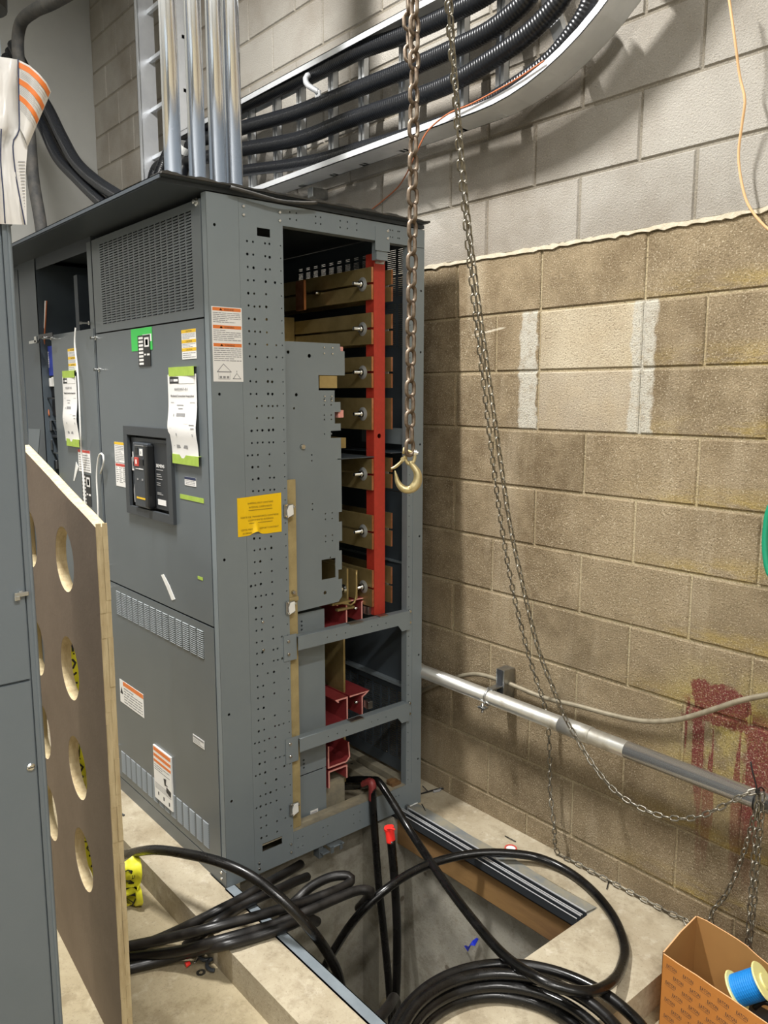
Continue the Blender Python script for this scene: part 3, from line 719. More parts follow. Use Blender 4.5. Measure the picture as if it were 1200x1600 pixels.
sticker('warning_label', SF, 1.193, 1.665, 1.296, 1.888, M['white'], warn, gear, label='white warning label with three orange bands')
# the crumpled yellow label
b = MB(); u0, u1, v0, v1 = 1.262, 1.426, 1.178, 1.305; nu, nv = 24, 16; P = []
for j in range(nv + 1):
    for i in range(nu + 1):
        s, t = i / nu, j / nv
        d = .0012 + .010 * math.exp(-((s - .40) / .07) ** 2) * max(0, .45 - t) / .45 + .0015 * math.exp(-((s - .24) / .03) ** 2) + .002 * max(0, s - .85) * t * 3
        vv = v0 + (v1 - v0) * t + (.012 * math.exp(-((s - .40) / .10) ** 2)) * (1 - t) ** 3 + .006 * (s - .5) * (1 if t > .5 else 0) * t
        P.append(SF(u0 + (u1 - u0) * s, vv, d))
k = nu + 1; b.faces(P, [(j * k + i, j * k + i + 1, (j + 1) * k + i + 1, (j + 1) * k + i) for j in range(nv) for i in range(nu)], M['yellow'], True)
Y2 = lambda u, v, w=0: SF(u0 + (u1 - u0) * u, v0 + (v1 - v0) * v, w + .0035)
for s, u, v, wd in (('SHIPPING SPLIT CONTAINS', .22, .80, .58), ('INTERNAL COMPONENTS', .25, .70, .52), ('PARTE DE TRANSPORTE CONTIENE', .06, .455, .86), ('COMPONENTES INTERNOS', .22, .37, .58), ('CETTE PARTIE TRANSPORT CONTIENT', .06, .14, .86), ('DES COMPOSANTS', .10, .05, .2)):
    b.text(Y2, s, u, v, .062, M['yink'], .0, width=wd)
for v in (.64, .31): b.plate(Y2, rect(.24, v, .78, v + .012), [], 0, .0003, M['yink'])
o = b.build('notice_label', gear, recalc=False); o['label'] = 'crumpled yellow notice label'
yl = []
for c in (.0, .34, .62): yl += [('r', .0, c, 1, c + .11, M['ylab']), ('t', 'CAUTION', .3, c + .09, .06, M['inkd'], .42)]
yl += [('l', .06, .94, .13, .33, 4, M['ink']), ('l', .06, .94, .47, .61, 3, M['ink']), ('l', .06, .94, .76, .97, 3, M['ink'])]
sticker('caution_label', front(YF - .003), -2.388, 1.736, -2.291, 1.827, M['white'], yl, door, label='small white label with three yellow bands')
sticker('green_tape', front(YF - .003), -2.777, 1.776, -2.605, 1.852, M['green'], [('r', .55, .3, .97, .62, M['white'])], door, label='bright green tape')
bl = [('r', .08, .05 + .118 * q, .44, .12 + .118 * q, M['white']) for q in range(8)] + [('r', .56, .08, .92, .38, M['white']), ('r', .64, .14, .84, .33, M['inkd']), ('r', .69, .17, .79, .3, M['ink']), ('r', .5, .6, .65, .65, M['white']), ('r', .75, .6, .95, .66, M['white'])]
sticker('rating_plate', front(YF - .0045), -2.72, 1.722, -2.621, 1.827, M['black'], bl, door, label='black rating plate')
sticker('warning_label', front(YF - .003), -2.977, 1.373, -2.885, 1.449, M['white'], [('r', 0, 0, 1, .12, M['ylab']), ('l', .08, .92, .15, .97, 10, M['ink'])], door)
sticker('danger_label', front(YF - .003), -2.977, 1.282, -2.875, 1.37, M['white'], [('r', .04, .02, 1, .13, M['redink']), ('l', .06, .3, .15, .85, 8, M['ink']), ('l', .36, .64, .15, .85, 8, M['ink']), ('l', .7, .95, .15, .8, 8, M['ink'])], door)
sticker('notice_label', front(YF - .003), -2.402, 1.334, -2.324, 1.362, M['white'], [('r', 0, 0, 1, .3, M['navy']), ('l', .08, .92, .35, .9, 3, M['ink'])], door, label='tiny label with a navy band')
sticker('masking_tape', front(YF - .003), -2.44, 1.286, -2.276, 1.301, M['lime'], [], door, label='strip of lime tape')
sticker('masking_tape', front(YF - .003), -2.335, 1.032, -2.30, 1.042, M['lime'], [], door)
LW = [('r', .15, .02, 1, .2, M['orange']), ('p', [(.02, .6), (.08, .3), (.14, .6)], M['inkd']), ('l', .18, .95, .25, .95, 6, M['ink'])]
sticker('warning_label', front(YF - .003), -3.043, .40, -2.816, .495, M['white'], LW, lower, label='orange banded warning label')
sticker('warning_label', front(YF - .003), -2.735, .115, -2.585, .325, M['white'], [('r', .02, .02, .98, .09, M['orange']), ('r', .02, .14, .98, .2, M['orange']), ('r', .02, .25, .98, .3, M['orange']), ('l', .05, .9, .33, .45, 3, M['ink']), ('p', [(.55, .5), (.7, .48), (.68, .58), (.8, .6), (.6, .62)], M['inkd']), ('p', [(.7, .62), (.95, .66), (.93, .76), (.68, .72)], M['inkd']), ('l', .05, .95, .68, .8, 4, M['ink']), ('r', .2, .84, .26, .9, M['inkd']), ('r', .5, .86, .56, .93, M['inkd']), ('r', .8, .88, .86, .95, M['inkd'])], lower, w=.006, label='torn orange banded label')
sticker('notice_label', front(YF - .003), -2.411, .445, -2.329, .475, M['white'], [('r', .05, .1, .95, .3, M['ink']), ('l', .05, .95, .4, .9, 3, M['ink'])], lower)
b = MB(); b.plate(front(YF - .003), [(at(x, y, 1, YF).x, at(x, y, 1, YF).z) for x, y in ((253, 898), (257, 897), (266, 914), (275, 936), (270, 938), (262, 918))], [], 0, .001, M['white_pl']); b.build('cable_tie_scrap', door)

# --- taped sheets of paper
def paper(fr, u0, v0, u1, v1, label, code, nm='paper_notice', tu=.0, seed=0):
    root = empty(nm, fr(u0, v0, .004), label, 'paper notice', 'notices taped to the cabinet doors')
    b = MB(); nu, nv = 8, 16; P = []
    sh = lambda s, t: .004 + .014 * math.sin(PI * s) * .4 + .008 * math.exp(-(t - .35) ** 2 / .03)
    for j in range(nv + 1):
        for i in range(nu + 1):
            s, t = i / nu, j / nv; P.append(fr(u0 + (u1 - u0) * s, v0 + (v1 - v0) * t, sh(s, t)))
    k = nu + 1; b.faces(P, [(j * k + i, j * k + i + 1, (j + 1) * k + i + 1, (j + 1) * k + i) for j in range(nv) for i in range(nu)], M['white'], True)
    W, H = u1 - u0, v1 - v0
    G = lambda a, c, w=0: fr(u0 + W * a, v1 - H * c, sh(a, 1 - c) + .0008 + w)
    def q(a, c, d, e, m):
        b.faces([G(a, c), G(d, c), G(d, e), G(a, e)], [(0, 1, 2, 3)], m)
    q(.09, .03, .46, .11, M['inkd']); 
    for i in range(4): q(.46 + .12 * i, .03, .58 + .12 * i, .11, M['white_pl'])
    q(.12, .055, .24, .085, M['ink']); q(.26, .055, .43, .085, M['white'])
    b.text(lambda a, c, w=0: G(a, -c, w), code, .28, -.19, .045, M['ink'], .0003, width=.46)
    b.text(lambda a, c, w=0: G(a, -c, w), 'Mechanical Connection Inspection', .12, -.265, .033, M['inkd'], .0003, width=.8)
    for (a, c, d, e) in ((.12, .33, .25, .335), (.8, .33, .95, .335), (.37, .36, .6, .37), (.42, .40, .58, .41), (.36, .46, .66, .50), (.24, .47, .27, .5), (.62, .58, .78, .583), (.8, .59, .95, .6), (.85, .63, .95, .64), (.1, .645, .9, .647), (.35, .7, .38, .73), (.88, .7, .9, .73), (.32, .84, .7, .88), (.22, .85, .24, .86)): q(a, c, d, e, M['ink'])
    b.build('sheet', root, recalc=False)
    for (va, vb, d) in ((v1 - .006, v1 + .022, .0), (v0 - .02, v0 + .01, .004)):
        b = MB(); b.box((u0 + .02 + d, va, .0175 if 0 else .009), (u1 - .004 + d * 3, vb, .0096), M['lime'], fr=fr); b.box((u0 + .02 + d, vb, .0), (u1 - .004 + d * 3, vb + .001, .0096), M['lime'], fr=fr); b.build('tape', root)
    return root
paper(front(YF - .003), -2.492, 1.422, -2.292, 1.69, 'paper notice taped with lime tape beside the circuit breaker', '4442207-01')
# ================================================================== SWITCHGEAR, FAR SECTION
G0, G2 = -3.1205, -4.03
far = empty('switchgear_cabinet', (-3.58, 1.62, 0), 'second grey switchgear section behind the holed board, its top compartment open with wiring showing', 'electrical cabinet', 'switchgear sections in the lineup')
b = MB(); b.box((-4.03, 1.03, 2.232), (G0, 2.055, 2.2345), M['shade_dark']); b.box((-4.03, 1.03, 2.222), (G0, 1.033, 2.2345), M['shade_dark']); b.box((-4.03, 1.035, 2.219), (G0, 2.062, 2.2315), M['shade_dark']); b.build('roof', far)
b = MB(); b.box((G2 - .003, YF, 0), (G2, 2.06, 2.22), M['shade_dark']); b.box((G2, 2.045, 0), (G0 - .001, 2.05, 2.22), M['shade_dark']); b.box((G0 - .004, YF, 0), (G0 - .001, 2.045, 2.22), M['shade_dark'])
b.box((G2, YF + .003, 2.17), (G0, YF + .006, 2.22), M['shade_dark']); b.build('shell', far)
b = MB(); b.box((G2, YF - .001, 0), (-3.79, YF + .002, 2.22), M['rear']); b.box((-3.793, YF - .001, 0), (-3.79, YF + .25, 2.2), M['rear']); b.build('side_column', far)
b = MB(); b.plate(FF, rect(-3.622, .06, G0 - .012, 1.878), [], 0, .0025, M['door']); b.box((-3.625, YF, .06), (-3.619, YF + .03, 1.878), M['door']); b.box((-3.622, YF, 1.872), (G0 - .012, YF + .03, 1.878), M['door'])
fdoor = b.build('front_door', far)
b = MB(); b.plate(FF, rect(-3.165, .1, G0 - .004, 2.2), [], -.002, .0005, M['door']); b.build('front_post', far)
# lips, hinges, interior
b = MB(); b.box((-3.66, 1.5, 1.6), (-3.14, 1.504, 2.1), M['shade_dark']); b.box((-3.5, 1.25, 1.88), (-3.46, 1.5, 2.12), M['shade_dark']); b.build('inner_panel', far)
for u, v in ((-3.62, 1.865), (-3.17, 1.90)):
    b = MB(); b.lathe(FF(u, v, .002), (0, -1, 0), [(.008, 0), (.008, .004), (.004, .006), (.004, .03), (.007, .031), (.007, .04)], M['bolt'], 10); b.build('door_latch', far)
def pxb(name, x0, y0, x1, y1, Y, dep, m, bev=.002, parent=None):
    """a small box seen between two photo corners, standing at depth Y"""
    p, q = at(x0, y0, 1, Y), at(x1, y1, 1, Y); b = MB(); b.box((p.x, Y, p.z), (q.x, Y + dep, q.z), M[m], bev); return b.build(name, parent or far)
YD = 1.215
pxb('blue_tag_holder', 74, 541, 83.5, 587, YD, .03, 'blue')
b = MB(); p = at(77, 575, 1, YD - .001); b.text(front(YD - .0005), 'OBSERVE', p.x + .004, p.z, .018, M['white'], .0004, rot=PI / 2); b.build('blue_tag_text', far)['kind'] = 'stuff'
pxb('terminal_block', 80, 589, 86.5, 604, YD, .02, 'white_pl'); pxb('terminal_block', 76, 591, 79.3, 604, YD, .02, 'white_pl'); pxb('terminal_cover', 70, 588, 75.5, 600, YD + .01, .02, 'black')
pxb('terminal_cover', 75, 606, 86, 620, YD + .01, .02, 'black', .004); pxb('terminal_cover', 78, 624, 88, 650, YD + .01, .03, 'black', .004)
pxb('lever', 69.5, 621, 87, 623.5, YD - .01, .004, 'black', .0005)
pxb('din_rail', 70, 656, 90, 658, YD, .01, 'steel', .0005); pxb('din_rail', 77, 671, 91, 673, YD, .01, 'steel', .0005); pxb('din_rail', 70, 706, 93, 708, YD, .01, 'steel', .0005)
pxb('hinge', 75.5, 657, 79.5, 673, YD - .008, .006, 'steel', .001); pxb('hinge', 77, 687, 81, 703, YD - .008, .006, 'steel', .001)
pxb('terminal_cover', 68, 678, 91, 685, YD, .02, 'black2', .003)
pxb('meter', 69, 716, 88, 733, YD + .004, .02, 'steel'); pxb('meter_glass', 72, 719, 80, 730, YD + .002, .004, 'slate', .0005); pxb('meter_glass', 83, 719, 87, 732, YD + .002, .004, 'black', .0005)
pxb('relay_unit', 57, 738, 80, 752, YD - .02, .04, 'black2', .003); pxb('relay_unit', 81, 737, 93, 790, YD + .03, .02, 'black', .003); pxb('indicator_button', 86.5, 746, 90.5, 751, YD + .024, .006, 'white_pl', .001); pxb('relay_unit', 80, 765, 92, 782, YD + .01, .02, 'slate', .003)
for k, (x, y, r) in enumerate(((75.5, 748, .018), (67, 752, .016), (71, 756, .017))):
    p = at(x, y, 1, YD - .04); b = MB(); b.lathe(p, (.5, -1, .5), [(0, -.02), (r * .7, -.015), (r, 0), (r * .8, .015), (r * .4, .03), (0, .034)], M['caution'], 12); b.build('yellow_plug', far)
pxb('yellow_wire', 79.5, 735, 80.5, 757, YD - .02, .003, 'caution', .0005)
for k, (xs, col) in enumerate((((64, 66, 67, 66, 69, 74), 'white_pl'), ((67, 68, 66.5, 69, 70, 75), 'ink'), ((71, 70, 68.5, 67.5, 69, 76), 'white_pl'), ((73, 71, 69.5, 70, 72, 77), 'copperwire'))):
    b = MB(); b.tube([at(x, y, 1, YD + .005 - .004 * k) for x, y in zip(xs, (470, 505, 530, 570, 610, 650))], .0035, M[col], n=6, step=.03); b.build('control_wire', far)
pxb('lever', 60, 523, 82, 526, YF - .03, .004, 'black', .0005)
pxb('bracket', 45, 533, 56, 536, YF - .035, .02, 'bolt', .0005); pxb('bracket', 53, 526, 57, 535, YF - .035, .006, 'bolt', .0005)
b = MB(); b.plate(front(YF - .06), [tuple((at(x, y, 1, YF - .06).x, at(x, y, 1, YF - .06).z)) for x, y in ((46, 670), (64, 671), (60, 715), (54, 752), (55, 850), (46, 850))], [], 0, .004, M['blue_grey']); b.build('loose_cover', far)
# labels on the far door
F3 = front(YF - .003)
sticker('caution_label', F3, -3.425, 1.715, -3.325, 1.812, M['white'], yl, fdoor, label='small white label with three yellow bands')
sticker('danger_label', F3, -3.37, 1.31, -3.235, 1.40, M['white'], [('r', 0, 0, 1, .12, M['redink']), ('l', .06, .94, .18, .95, 7, M['ink'])], fdoor)
sticker('rating_plate', F3, -3.345, 1.17, -3.245, 1.30, M['black'], bl, fdoor, label='black rating plate')
b = MB(); b.plate(F3, [(-3.445, 1.262), (-3.432, 1.262), (-3.375, 1.325), (-3.40, 1.345)], [], 0, .001, M['white_pl']); b.build('cable_tie_scrap', fdoor)
paper(F3, -3.50, 1.43, -3.335, 1.70, 'narrow paper notice taped with lime tape on the far door, crossed by a white cord', '442207-05')
c = tube_obj('white_cord', [at(118, 512, 1, 1.17), at(117, 540, 1, 1.165), at(122, 590, 1, 1.15), at(126, 680, 1, 1.15), at(127, 705, 1, 1.165), at(131, 760, 1, 1.165), at(134, 815, 1, 1.165), at(135, 860, 1, 1.165)], .0035, M['string_w'], n=8)
tag(c, 'thin white cord hanging over the far switchgear door and its paper notice', 'cord', 'white cords on the doors')
c = tube_obj('white_cord', [at(157, 740, 1, 1.17), at(162, 722, 1, 1.165), at(160, 709, 1, 1.165), at(154, 714, 1, 1.165), at(151, 745, 1, 1.165), at(153, 790, 1, 1.165), at(154, 850, 1, 1.165), at(156, 900, 1, 1.165)], .0035, M['string_w'], n=8)
tag(c, 'white cord looped over the door latch between the two switchgear sections', 'cord', 'white cords on the doors')

third = empty('switchgear_cabinet', (-4.5, 1.62, 0), 'farthest switchgear section, only a dark sliver showing beside the left cabinet edge', 'electrical cabinet', 'switchgear sections in the lineup')
b = MB(); b.box((-5.0, 1.03, 2.219), (-4.034, 2.055, 2.2345), M['shade_dark']); b.build('roof', third)
b = MB(); b.box((-4.99, YF + .003, 0), (-4.036, 2.05, 2.218), M['rear']); b.build('body', third)
b = MB(); b.plate(FF, rect(-4.98, .06, -4.045, 2.2), [], -.003, .001, M['rear']); b.build('front_door', third)

# ================================================================== NEAR LEFT CABINET
fx, fy = -1.50, .432
nc = empty('control_cabinet', (-1.9, -.1, -.1), 'blue-grey cabinet filling the left edge of the photo in front of the holed board', 'electrical cabinet')
b = MB(); b.box((-2.15, -.7, -.1), (fx - .002, fy, 1.935), M['blue_grey']); b.build('body', nc)
b = MB(); N = side(fx); b.plate(N, rect(.418, -.1, fy, 1.935), [], -.002, .004, M['blue_grey']); b.tube([(fx + .003, fy - .003, -.1), (fx + .003, fy - .003, 1.935)], .004, M['blue_grey'], n=8); b.build('edge_trim', nc)
b = MB(); b.plate(N, rect(-.65, 1.111, .4145, 1.93), [], -.002, .005, M['blue_grey']); d1 = b.build('upper_door', nc)
b = MB(); b.plate(N, rect(-.65, -.05, .4145, 1.106), [], -.002, .005, M['blue_grey']); d2 = b.build('lower_door', nc)
b = MB(); b.lathe((fx + .005, .408, 1.272), (1, 0, 0), [(.006, 0), (.006, .004), (.004, .006)], M['bolt'], 10); b.box((fx + .008, .396, 1.268), (fx + .012, .42, 1.276), M['bolt'], .001); b.box((fx + .010, .395, 1.262), (fx + .014, .405, 1.27), M['bolt'], .001); b.build('latch', d1)
b = MB(); b.lathe((fx + .005, .405, .942), (1, 0, 0), [(.0075, 0), (.0075, .003), (.005, .005), (0, .005)], M['bolt'], 14); b.box((fx + .0098, .399, .9412), (fx + .0105, .411, .9428), M['inkd']); b.build('screw', d2)
# white printed sheet with orange bands curling off the top of that cabinet
def W3(px, py, dx=0): return at(px, py, 0, fx + .03 + dx)
ws = MB()
rows = [(84, 88, 93), (110, 112, 112), (140, 140, 140), (170, 170, 170), (195, 198, 200), (210, 215, 212), (228, 230, 225), (270, 270, 270), (310, 310, 310), (349, 350, 351)]
fold = [28, 28.5, 29, 29.5, 30, 26, 20, 24, 31, 39]
P, Q = [], []
for i, (r, fx2) in enumerate(zip(rows, fold)):
    for j, s in enumerate((0, .2, .4, .55, .7, .85, 1)):
        x = -30 + (fx2 + 30) * s; P.append(W3(x, r[0] + (r[2] - r[0]) * s, .012 * math.sin(s * 9 + i * .7) + .006 * math.sin(i * 1.9)))
ws.faces(P, [(i * 7 + j, i * 7 + j + 1, (i + 1) * 7 + j + 1, (i + 1) * 7 + j) for i in range(len(rows) - 1) for j in range(6)], M['sheet'], True)
ws.tube([W3(f + .2, r[2], .014) for f, r in zip(fold, rows)], .0011, M['navy'], n=6, step=.01)
ws.tube([W3(2, 200, .014), W3(1, 250, .014), W3(5, 300, .014), W3(8, 350, .014)], .0011, M['navy'], n=6, step=.01)
def T(s, lst):
    s *= len(lst) - 1; i = min(int(s), len(lst) - 2); t = s - i; return (lst[i][0] * (1 - t) + lst[i + 1][0] * t, lst[i][1] * (1 - t) + lst[i + 1][1] * t)
topc = [(28, 93), (46, 102), (61, 115), (73, 129), (80, 143)]; botc = [(30, 198), (34, 206), (38, 214), (41, 222), (43, 230)]
def cp(s, t, o=0):
    a, c = T(s, topc), T(s, botc); return W3(a[0] + (c[0] - a[0]) * t, a[1] + (c[1] - a[1]) * t, .012 + .03 * math.sin(s * PI * .9) * (1 - .6 * t) + o)
def patch(s0, s1, t0, t1, m, o=0, ns=12, nt=6):
    P = [cp(s0 + (s1 - s0) * i / ns, t0 + (t1 - t0) * j / nt, o) for j in range(nt + 1) for i in range(ns + 1)]
    ws.faces(P, [(j * (ns + 1) + i, j * (ns + 1) + i + 1, (j + 1) * (ns + 1) + i + 1, (j + 1) * (ns + 1) + i) for j in range(nt) for i in range(ns)], m, True)
patch(0, 1, 0, 1, M['sheet'])
for t in (.03, .27, .51): patch(.02, .98, t, t + .085, M['orange'], .0012, 12, 1)
for t0 in (.14, .38, .62):
    for k in range(5): patch(.06, .9 if k % 2 else .6, t0 + k * .024, t0 + k * .024 + .006, M['ink'], .0012, 10, 1)
P = [W3(x, y, .012) for x, y in ((19, 226), (43, 230), (40, 270), (41, 310), (42, 351), (38, 351), (30, 310), (23, 270), (29, 196), (31, 200))]
ws.faces(P, [(0, 1, 2, 7), (7, 2, 3, 6), (6, 3, 4, 5), (0, 8, 9, 1)], M['sheet'])
for k in range(16):
    y = 252 + k * 5; xa = 24 + max(0, (y - 250)) * .14; ws.faces([W3(xa + 4, y, .0135), W3(39, y, .0135), W3(39, y + 1.3, .0135), W3(xa + 4, y + 1.3, .0135)], [(0, 1, 2, 3)], M['ink'])
o = ws.build('printed_plastic_sheet', recalc=False); tag(o, 'white plastic sheet with orange warning bands curling off the top of the left cabinet', 'plastic sheet')
b = MB(); b.cyl((-1.62, .44, 1.935), (-1.62, .44, 2.30), .03, M['blue_grey'], 20); b.cyl((-1.62, .44, 2.30), (-1.62, .44, 2.62), .045, M['black2'], 20, r1=.06); b.build('vertical_conduit')
tag(bpy.data.objects['vertical_conduit'], 'grey conduit stub rising above the left cabinet behind the plastic sheet', 'conduit')

# ================================================================== BOARD WITH HOLES
ba = math.radians(4.0); BO = Vector((-1.852, .68, 0))
def BFm(u, v, w=0):          # u runs left along the board, w towards the camera
    return Vector((BO.x - u * math.cos(ba) - w * math.sin(ba), BO.y + u * math.sin(ba) - w * math.cos(ba), v))
holes = []
def hole(px, py, r): 
    p = at(px, py, 1, .686); u = (BO.x - p.x) / math.cos(ba); holes.append(circ(u, p.z, r, 28))
for px_, py_ in ((92, 875), (100, 1046), (113, 1202), (123, 1346)): hole(px_, py_, .088)
rb = random.Random(2)
hz = [at(x, y, 1, .686).z for x, y in ((92, 875), (100, 1046), (113, 1202), (123, 1346))]
for x, y in ((69, 1023), (79, 1157), (91, 1288), (57, 848)):
    p = at(x, y, 1, .72); holes.append(circ((BO.x - p.x) / math.cos(ba) + .088, p.z, .088, 28))
topv = [(0, 1.318)] + [(u, 1.318 + u * .21 + rb.uniform(-.001, .001)) for u in (.05, .12, .2, .3, .4, .5, .6, .74)]
b = MB(); outl = [(0, -.1), (.74, -.1)] + topv[::-1]
b.plate(BFm, outl, holes, -.028, -.0006, M['plyedge']); b.plate(BFm, outl, holes, -.0006, .0, M['ply'])
# ragged splintered right edge
for k in range(46):
    z = -.1 + k * .031; w = rb.uniform(.0, .004)
    b.box((-w, z, -.0275), (.001, z + .031, -.015 - rb.uniform(0, .001)), M['plyedge'], fr=BFm); b.box((-rb.uniform(0, .003), z, -.013), (.001, z + .031, -.001), M['plyedge'], fr=BFm)
o = b.build('plywood_board'); tag(o, 'brown faced plywood board with rows of round holes standing behind the left cabinet', 'plywood board')

# ================================================================== CONDUITS ON THE ROOF
lab = ['leftmost of the four shiny vertical conduits rising from the switchgear roof', 'second from the left of the four vertical conduits on the switchgear roof', 'third from the left of the four vertical conduits on the switchgear roof', 'rightmost of the four vertical conduits, the one nearest the cable tray']
for k, (px_, py_) in enumerate(((271, 275), (309, 280), (341, 285), (367, 290))):
    p = at(px_, py_, 0, -2.5); b = MB(); b.cyl((-2.5, p.y, 2.236), (-2.5, p.y, ZC), .0275, M['emt'], 28)
    t = empty('steel_conduit', (-2.5, p.y, 2.236), lab[k], 'conduit', 'vertical conduits on the roof'); b.build('pipe', t)
    b = MB(); b.lathe((-2.5, p.y, 2.2348), (0, 0, 1), [(.0, 0), (.0305, 0), (.0305, .03), (.0285, .032)], M['emt'], 20); b.build('hub', t)

# ================================================================== CABLE TRAYS
def ring_path(x0, zc, r, n=18): return [(x0 + r * math.sin(PI / 2 * i / n), zc - r * math.cos(PI / 2 * i / n)) for i in range(n + 1)]
TX0, TZ, TR = -1.9, 2.528, .80; tray_w = .425
def rail(name, z0, r, parent):
    zc = TZ + TR; path = [(-4.0, zc - r)] + ring_path(TX0, zc, r) + [(TX0 + r, ZC)]
    sgn = 1 if r > .5 else -1
    b = MB(); Y0, Y1 = 2.0, 2.115; k = b.mi(M['alu'])
    def sweep(prof):
        V = []
        for i, p in enumerate(path):
            a = Vector(path[max(i - 1, 0)]); c = Vector(path[min(i + 1, len(path) - 1)]); d = (c - a).normalized(); n = Vector((-d.y, d.x))
            V.append([b.bm.verts.new((p[0] + n.x * h, y, p[1] + n.y * h)) for y, h in prof])
        for A, B in zip(V, V[1:]):
            for j in range(len(prof)):
                f = b.bm.faces.new((A[j], A[(j + 1) % len(prof)], B[(j + 1) % len(prof)], B[j])); f.material_index = k
        for q in (V[0], V[-1][::-1]): b.bm.faces.new(q).material_index = k
    t = .003; h = .024 * sgn
    sweep([(Y0, 0), (Y1, 0), (Y1, t * sgn), (Y0, t * sgn)]); sweep([(Y0, 0), (Y0, h), (Y0 + t, h), (Y0 + t, 0)]); sweep([(Y1 - t, 0), (Y1 - t, h), (Y1, h), (Y1, 0)])
    return b.build(name, parent)
tray = empty('ladder_cable_tray', (-2.6, 2.06, 2.53), 'curved aluminium ladder tray on the block wall carrying four black armoured cables', 'cable tray', 'aluminium cable trays')
rail('side_rail', TZ, TR, tray); rail('side_rail', TZ, TR - tray_w, tray)
for x in (-3.9, -3.66, -3.44, -3.22, -3.03, -2.80, -2.60, -2.36, -2.06, -1.88):
    b = MB(); b.box((x - .018, 2.085, TZ), (x - .004, 2.112, TZ + tray_w), M['alu']); b.box((x + .004, 2.085, TZ), (x + .018, 2.112, TZ + tray_w), M['alu']); b.box((x - .018, 2.109, TZ), (x + .018, 2.112, TZ + tray_w), M['alu']); b.build('rung', tray)
zc = TZ + TR
for a in (22, 45, 68, 88):
    r = math.radians(a); d = Vector((math.sin(r), 0, -math.cos(r))); e = Vector((math.cos(r), 0, math.sin(r))); o0 = Vector((TX0, 0, zc)); b = MB()
    fr = lambda u, y, v, d=d, e=e, o0=o0: o0 + d * v + e * u + Vector((0, y, 0))
    b.box((-.02, 2.085, TR - tray_w), (.02, 2.112, TR), M['alu'], fr=fr); b.build('rung', tray)
for x in (-3.0,):
    b = MB(); b.box((x - .02, 2.118, TZ - .05), (x + .02, WY - .001, TZ - .01), M['steel'], .002); b.build('wall_bracket', tray)
vt = empty('ladder_cable_tray', (-4.25, 2.06, 2.3), 'upright aluminium ladder tray on the block wall behind the four conduits', 'cable tray', 'aluminium cable trays')
for x in (-4.46, -4.06):
    b = MB(); b.box((x - .003, 2.0, 2.3), (x, 2.11, ZC), M['alu']); b.box((x - .003, 2.0, 2.3), (x + (.024 if x < -4.2 else -.024), 2.003, ZC), M['alu']); b.build('side_rail', vt)
for z in (2.45, 2.68, 2.93, 3.18, 3.44, 3.69, 3.95):
    b = MB(); b.box((-4.46, 2.07, z), (-4.06, 2.09, z + .022), M['alu'], .002); b.build('rung', vt)

# ================================================================== ARMOURED CABLES
def armoured(pts, label, r=.029, group='armoured cables in the wall tray', pitch=.011):
    b = MB(); P = catmull(pts, pitch / 4); rs = (.0, .6, 1.0, .6)
    b.tube(P, lambda i, k: r + .0018 * rs[i % 4], M['armor'], n=12, raw=True)
    o = b.build('armoured_cable'); return tag(o, label, 'cable', group)
def on_tray(pts, y): return [at(a, c, 1, y) for a, c in pts]
left_tail = lambda x, z: [Vector((x, 1.8, 2.30)), Vector((x + .02, 1.86, 2.42))]
armoured(left_tail(-4.30, 0) + on_tray([(262, 240), (290, 214), (325, 195), (379, 165), (475, 121), (554, 83), (633, 54), (700, 24), (760, -8), (800, -40)], 2.045), 'topmost of the four black armoured cables in the curved tray')
armoured(left_tail(-4.10, 0) + on_tray([(240, 275), (262, 252), (296, 226), (379, 200), (467, 175), (546, 144), (633, 110), (705, 78), (765, 48), (815, 8), (840, -25)], 2.04), 'second from the top of the black armoured cables in the curved tray')
armoured(left_tail(-3.80, 0) + on_tray([(287, 262), (330, 244), (379, 233), (467, 217), (546, 187), (633, 158), (705, 130), (765, 95), (825, 53), (872, 5), (890, -25)], 2.04), 'third from the top of the black armoured cables in the curved tray')
armoured([Vector((-3.62, 1.75, 2.30)), Vector((-3.55, 1.85, 2.42))] + on_tray([(340, 275), (379, 267), (450, 258), (500, 249), (554, 234), (637, 211), (700, 189), (752, 165), (805, 133), (860, 92), (905, 35), (925, -5)], 2.055), 'lowest armoured cable, lying along the bottom rail of the curved tray', r=.024)
b = MB(); p = at(487, 128, 1, 2.01); b.tube([p + Vector((-.03, .02, .045)), p + Vector((-.035, -.0, .03)), p + Vector((-.025, -.012, .005)), p + Vector((-.005, -.005, -.02)), p + Vector((.012, .01, -.03)), p + Vector((.02, .02, -.045))],   .012, M['alu'], n=8)
b.box((p.x + .002, p.y + .012, p.z - .075), (p.x + .034, p.y + .024, p.z - .035), M['alu'], .003); o = b.build('cable_clamp'); tag(o, 'shiny steel clamp gripping the topmost armoured cable in the tray', 'clamp')
b = MB(); p = at(288, 230, 1, 2.0); b.lathe(p + Vector((-.02, 0, -.015)), (1, .1, .75), [(.031, 0), (.032, .0), (.032, .04), (.031, .04)], M['white_pl'], 18); o = b.build('cable_marker'); tag(o, 'white marker band wrapped round an armoured cable behind the conduits', 'marker band')
Yl = 1.5
def lc(pts): return [at(a, c, 1, Yl) for a, c in pts]
armoured(lc([(20, 70), (48, 125), (75, 170), (97, 215), (120, 255), (152, 285), (190, 310), (215, 330)]), 'uppermost of the three armoured cables sloping down to the roof at the left', .028, 'armoured cables sloping down at the left')
armoured(lc([(10, 90), (40, 150), (66, 195), (90, 245), (120, 278), (155, 312), (190, 340)]), 'lowest of the three armoured cables sloping down to the roof at the left', .028, 'armoured cables sloping down at the left')
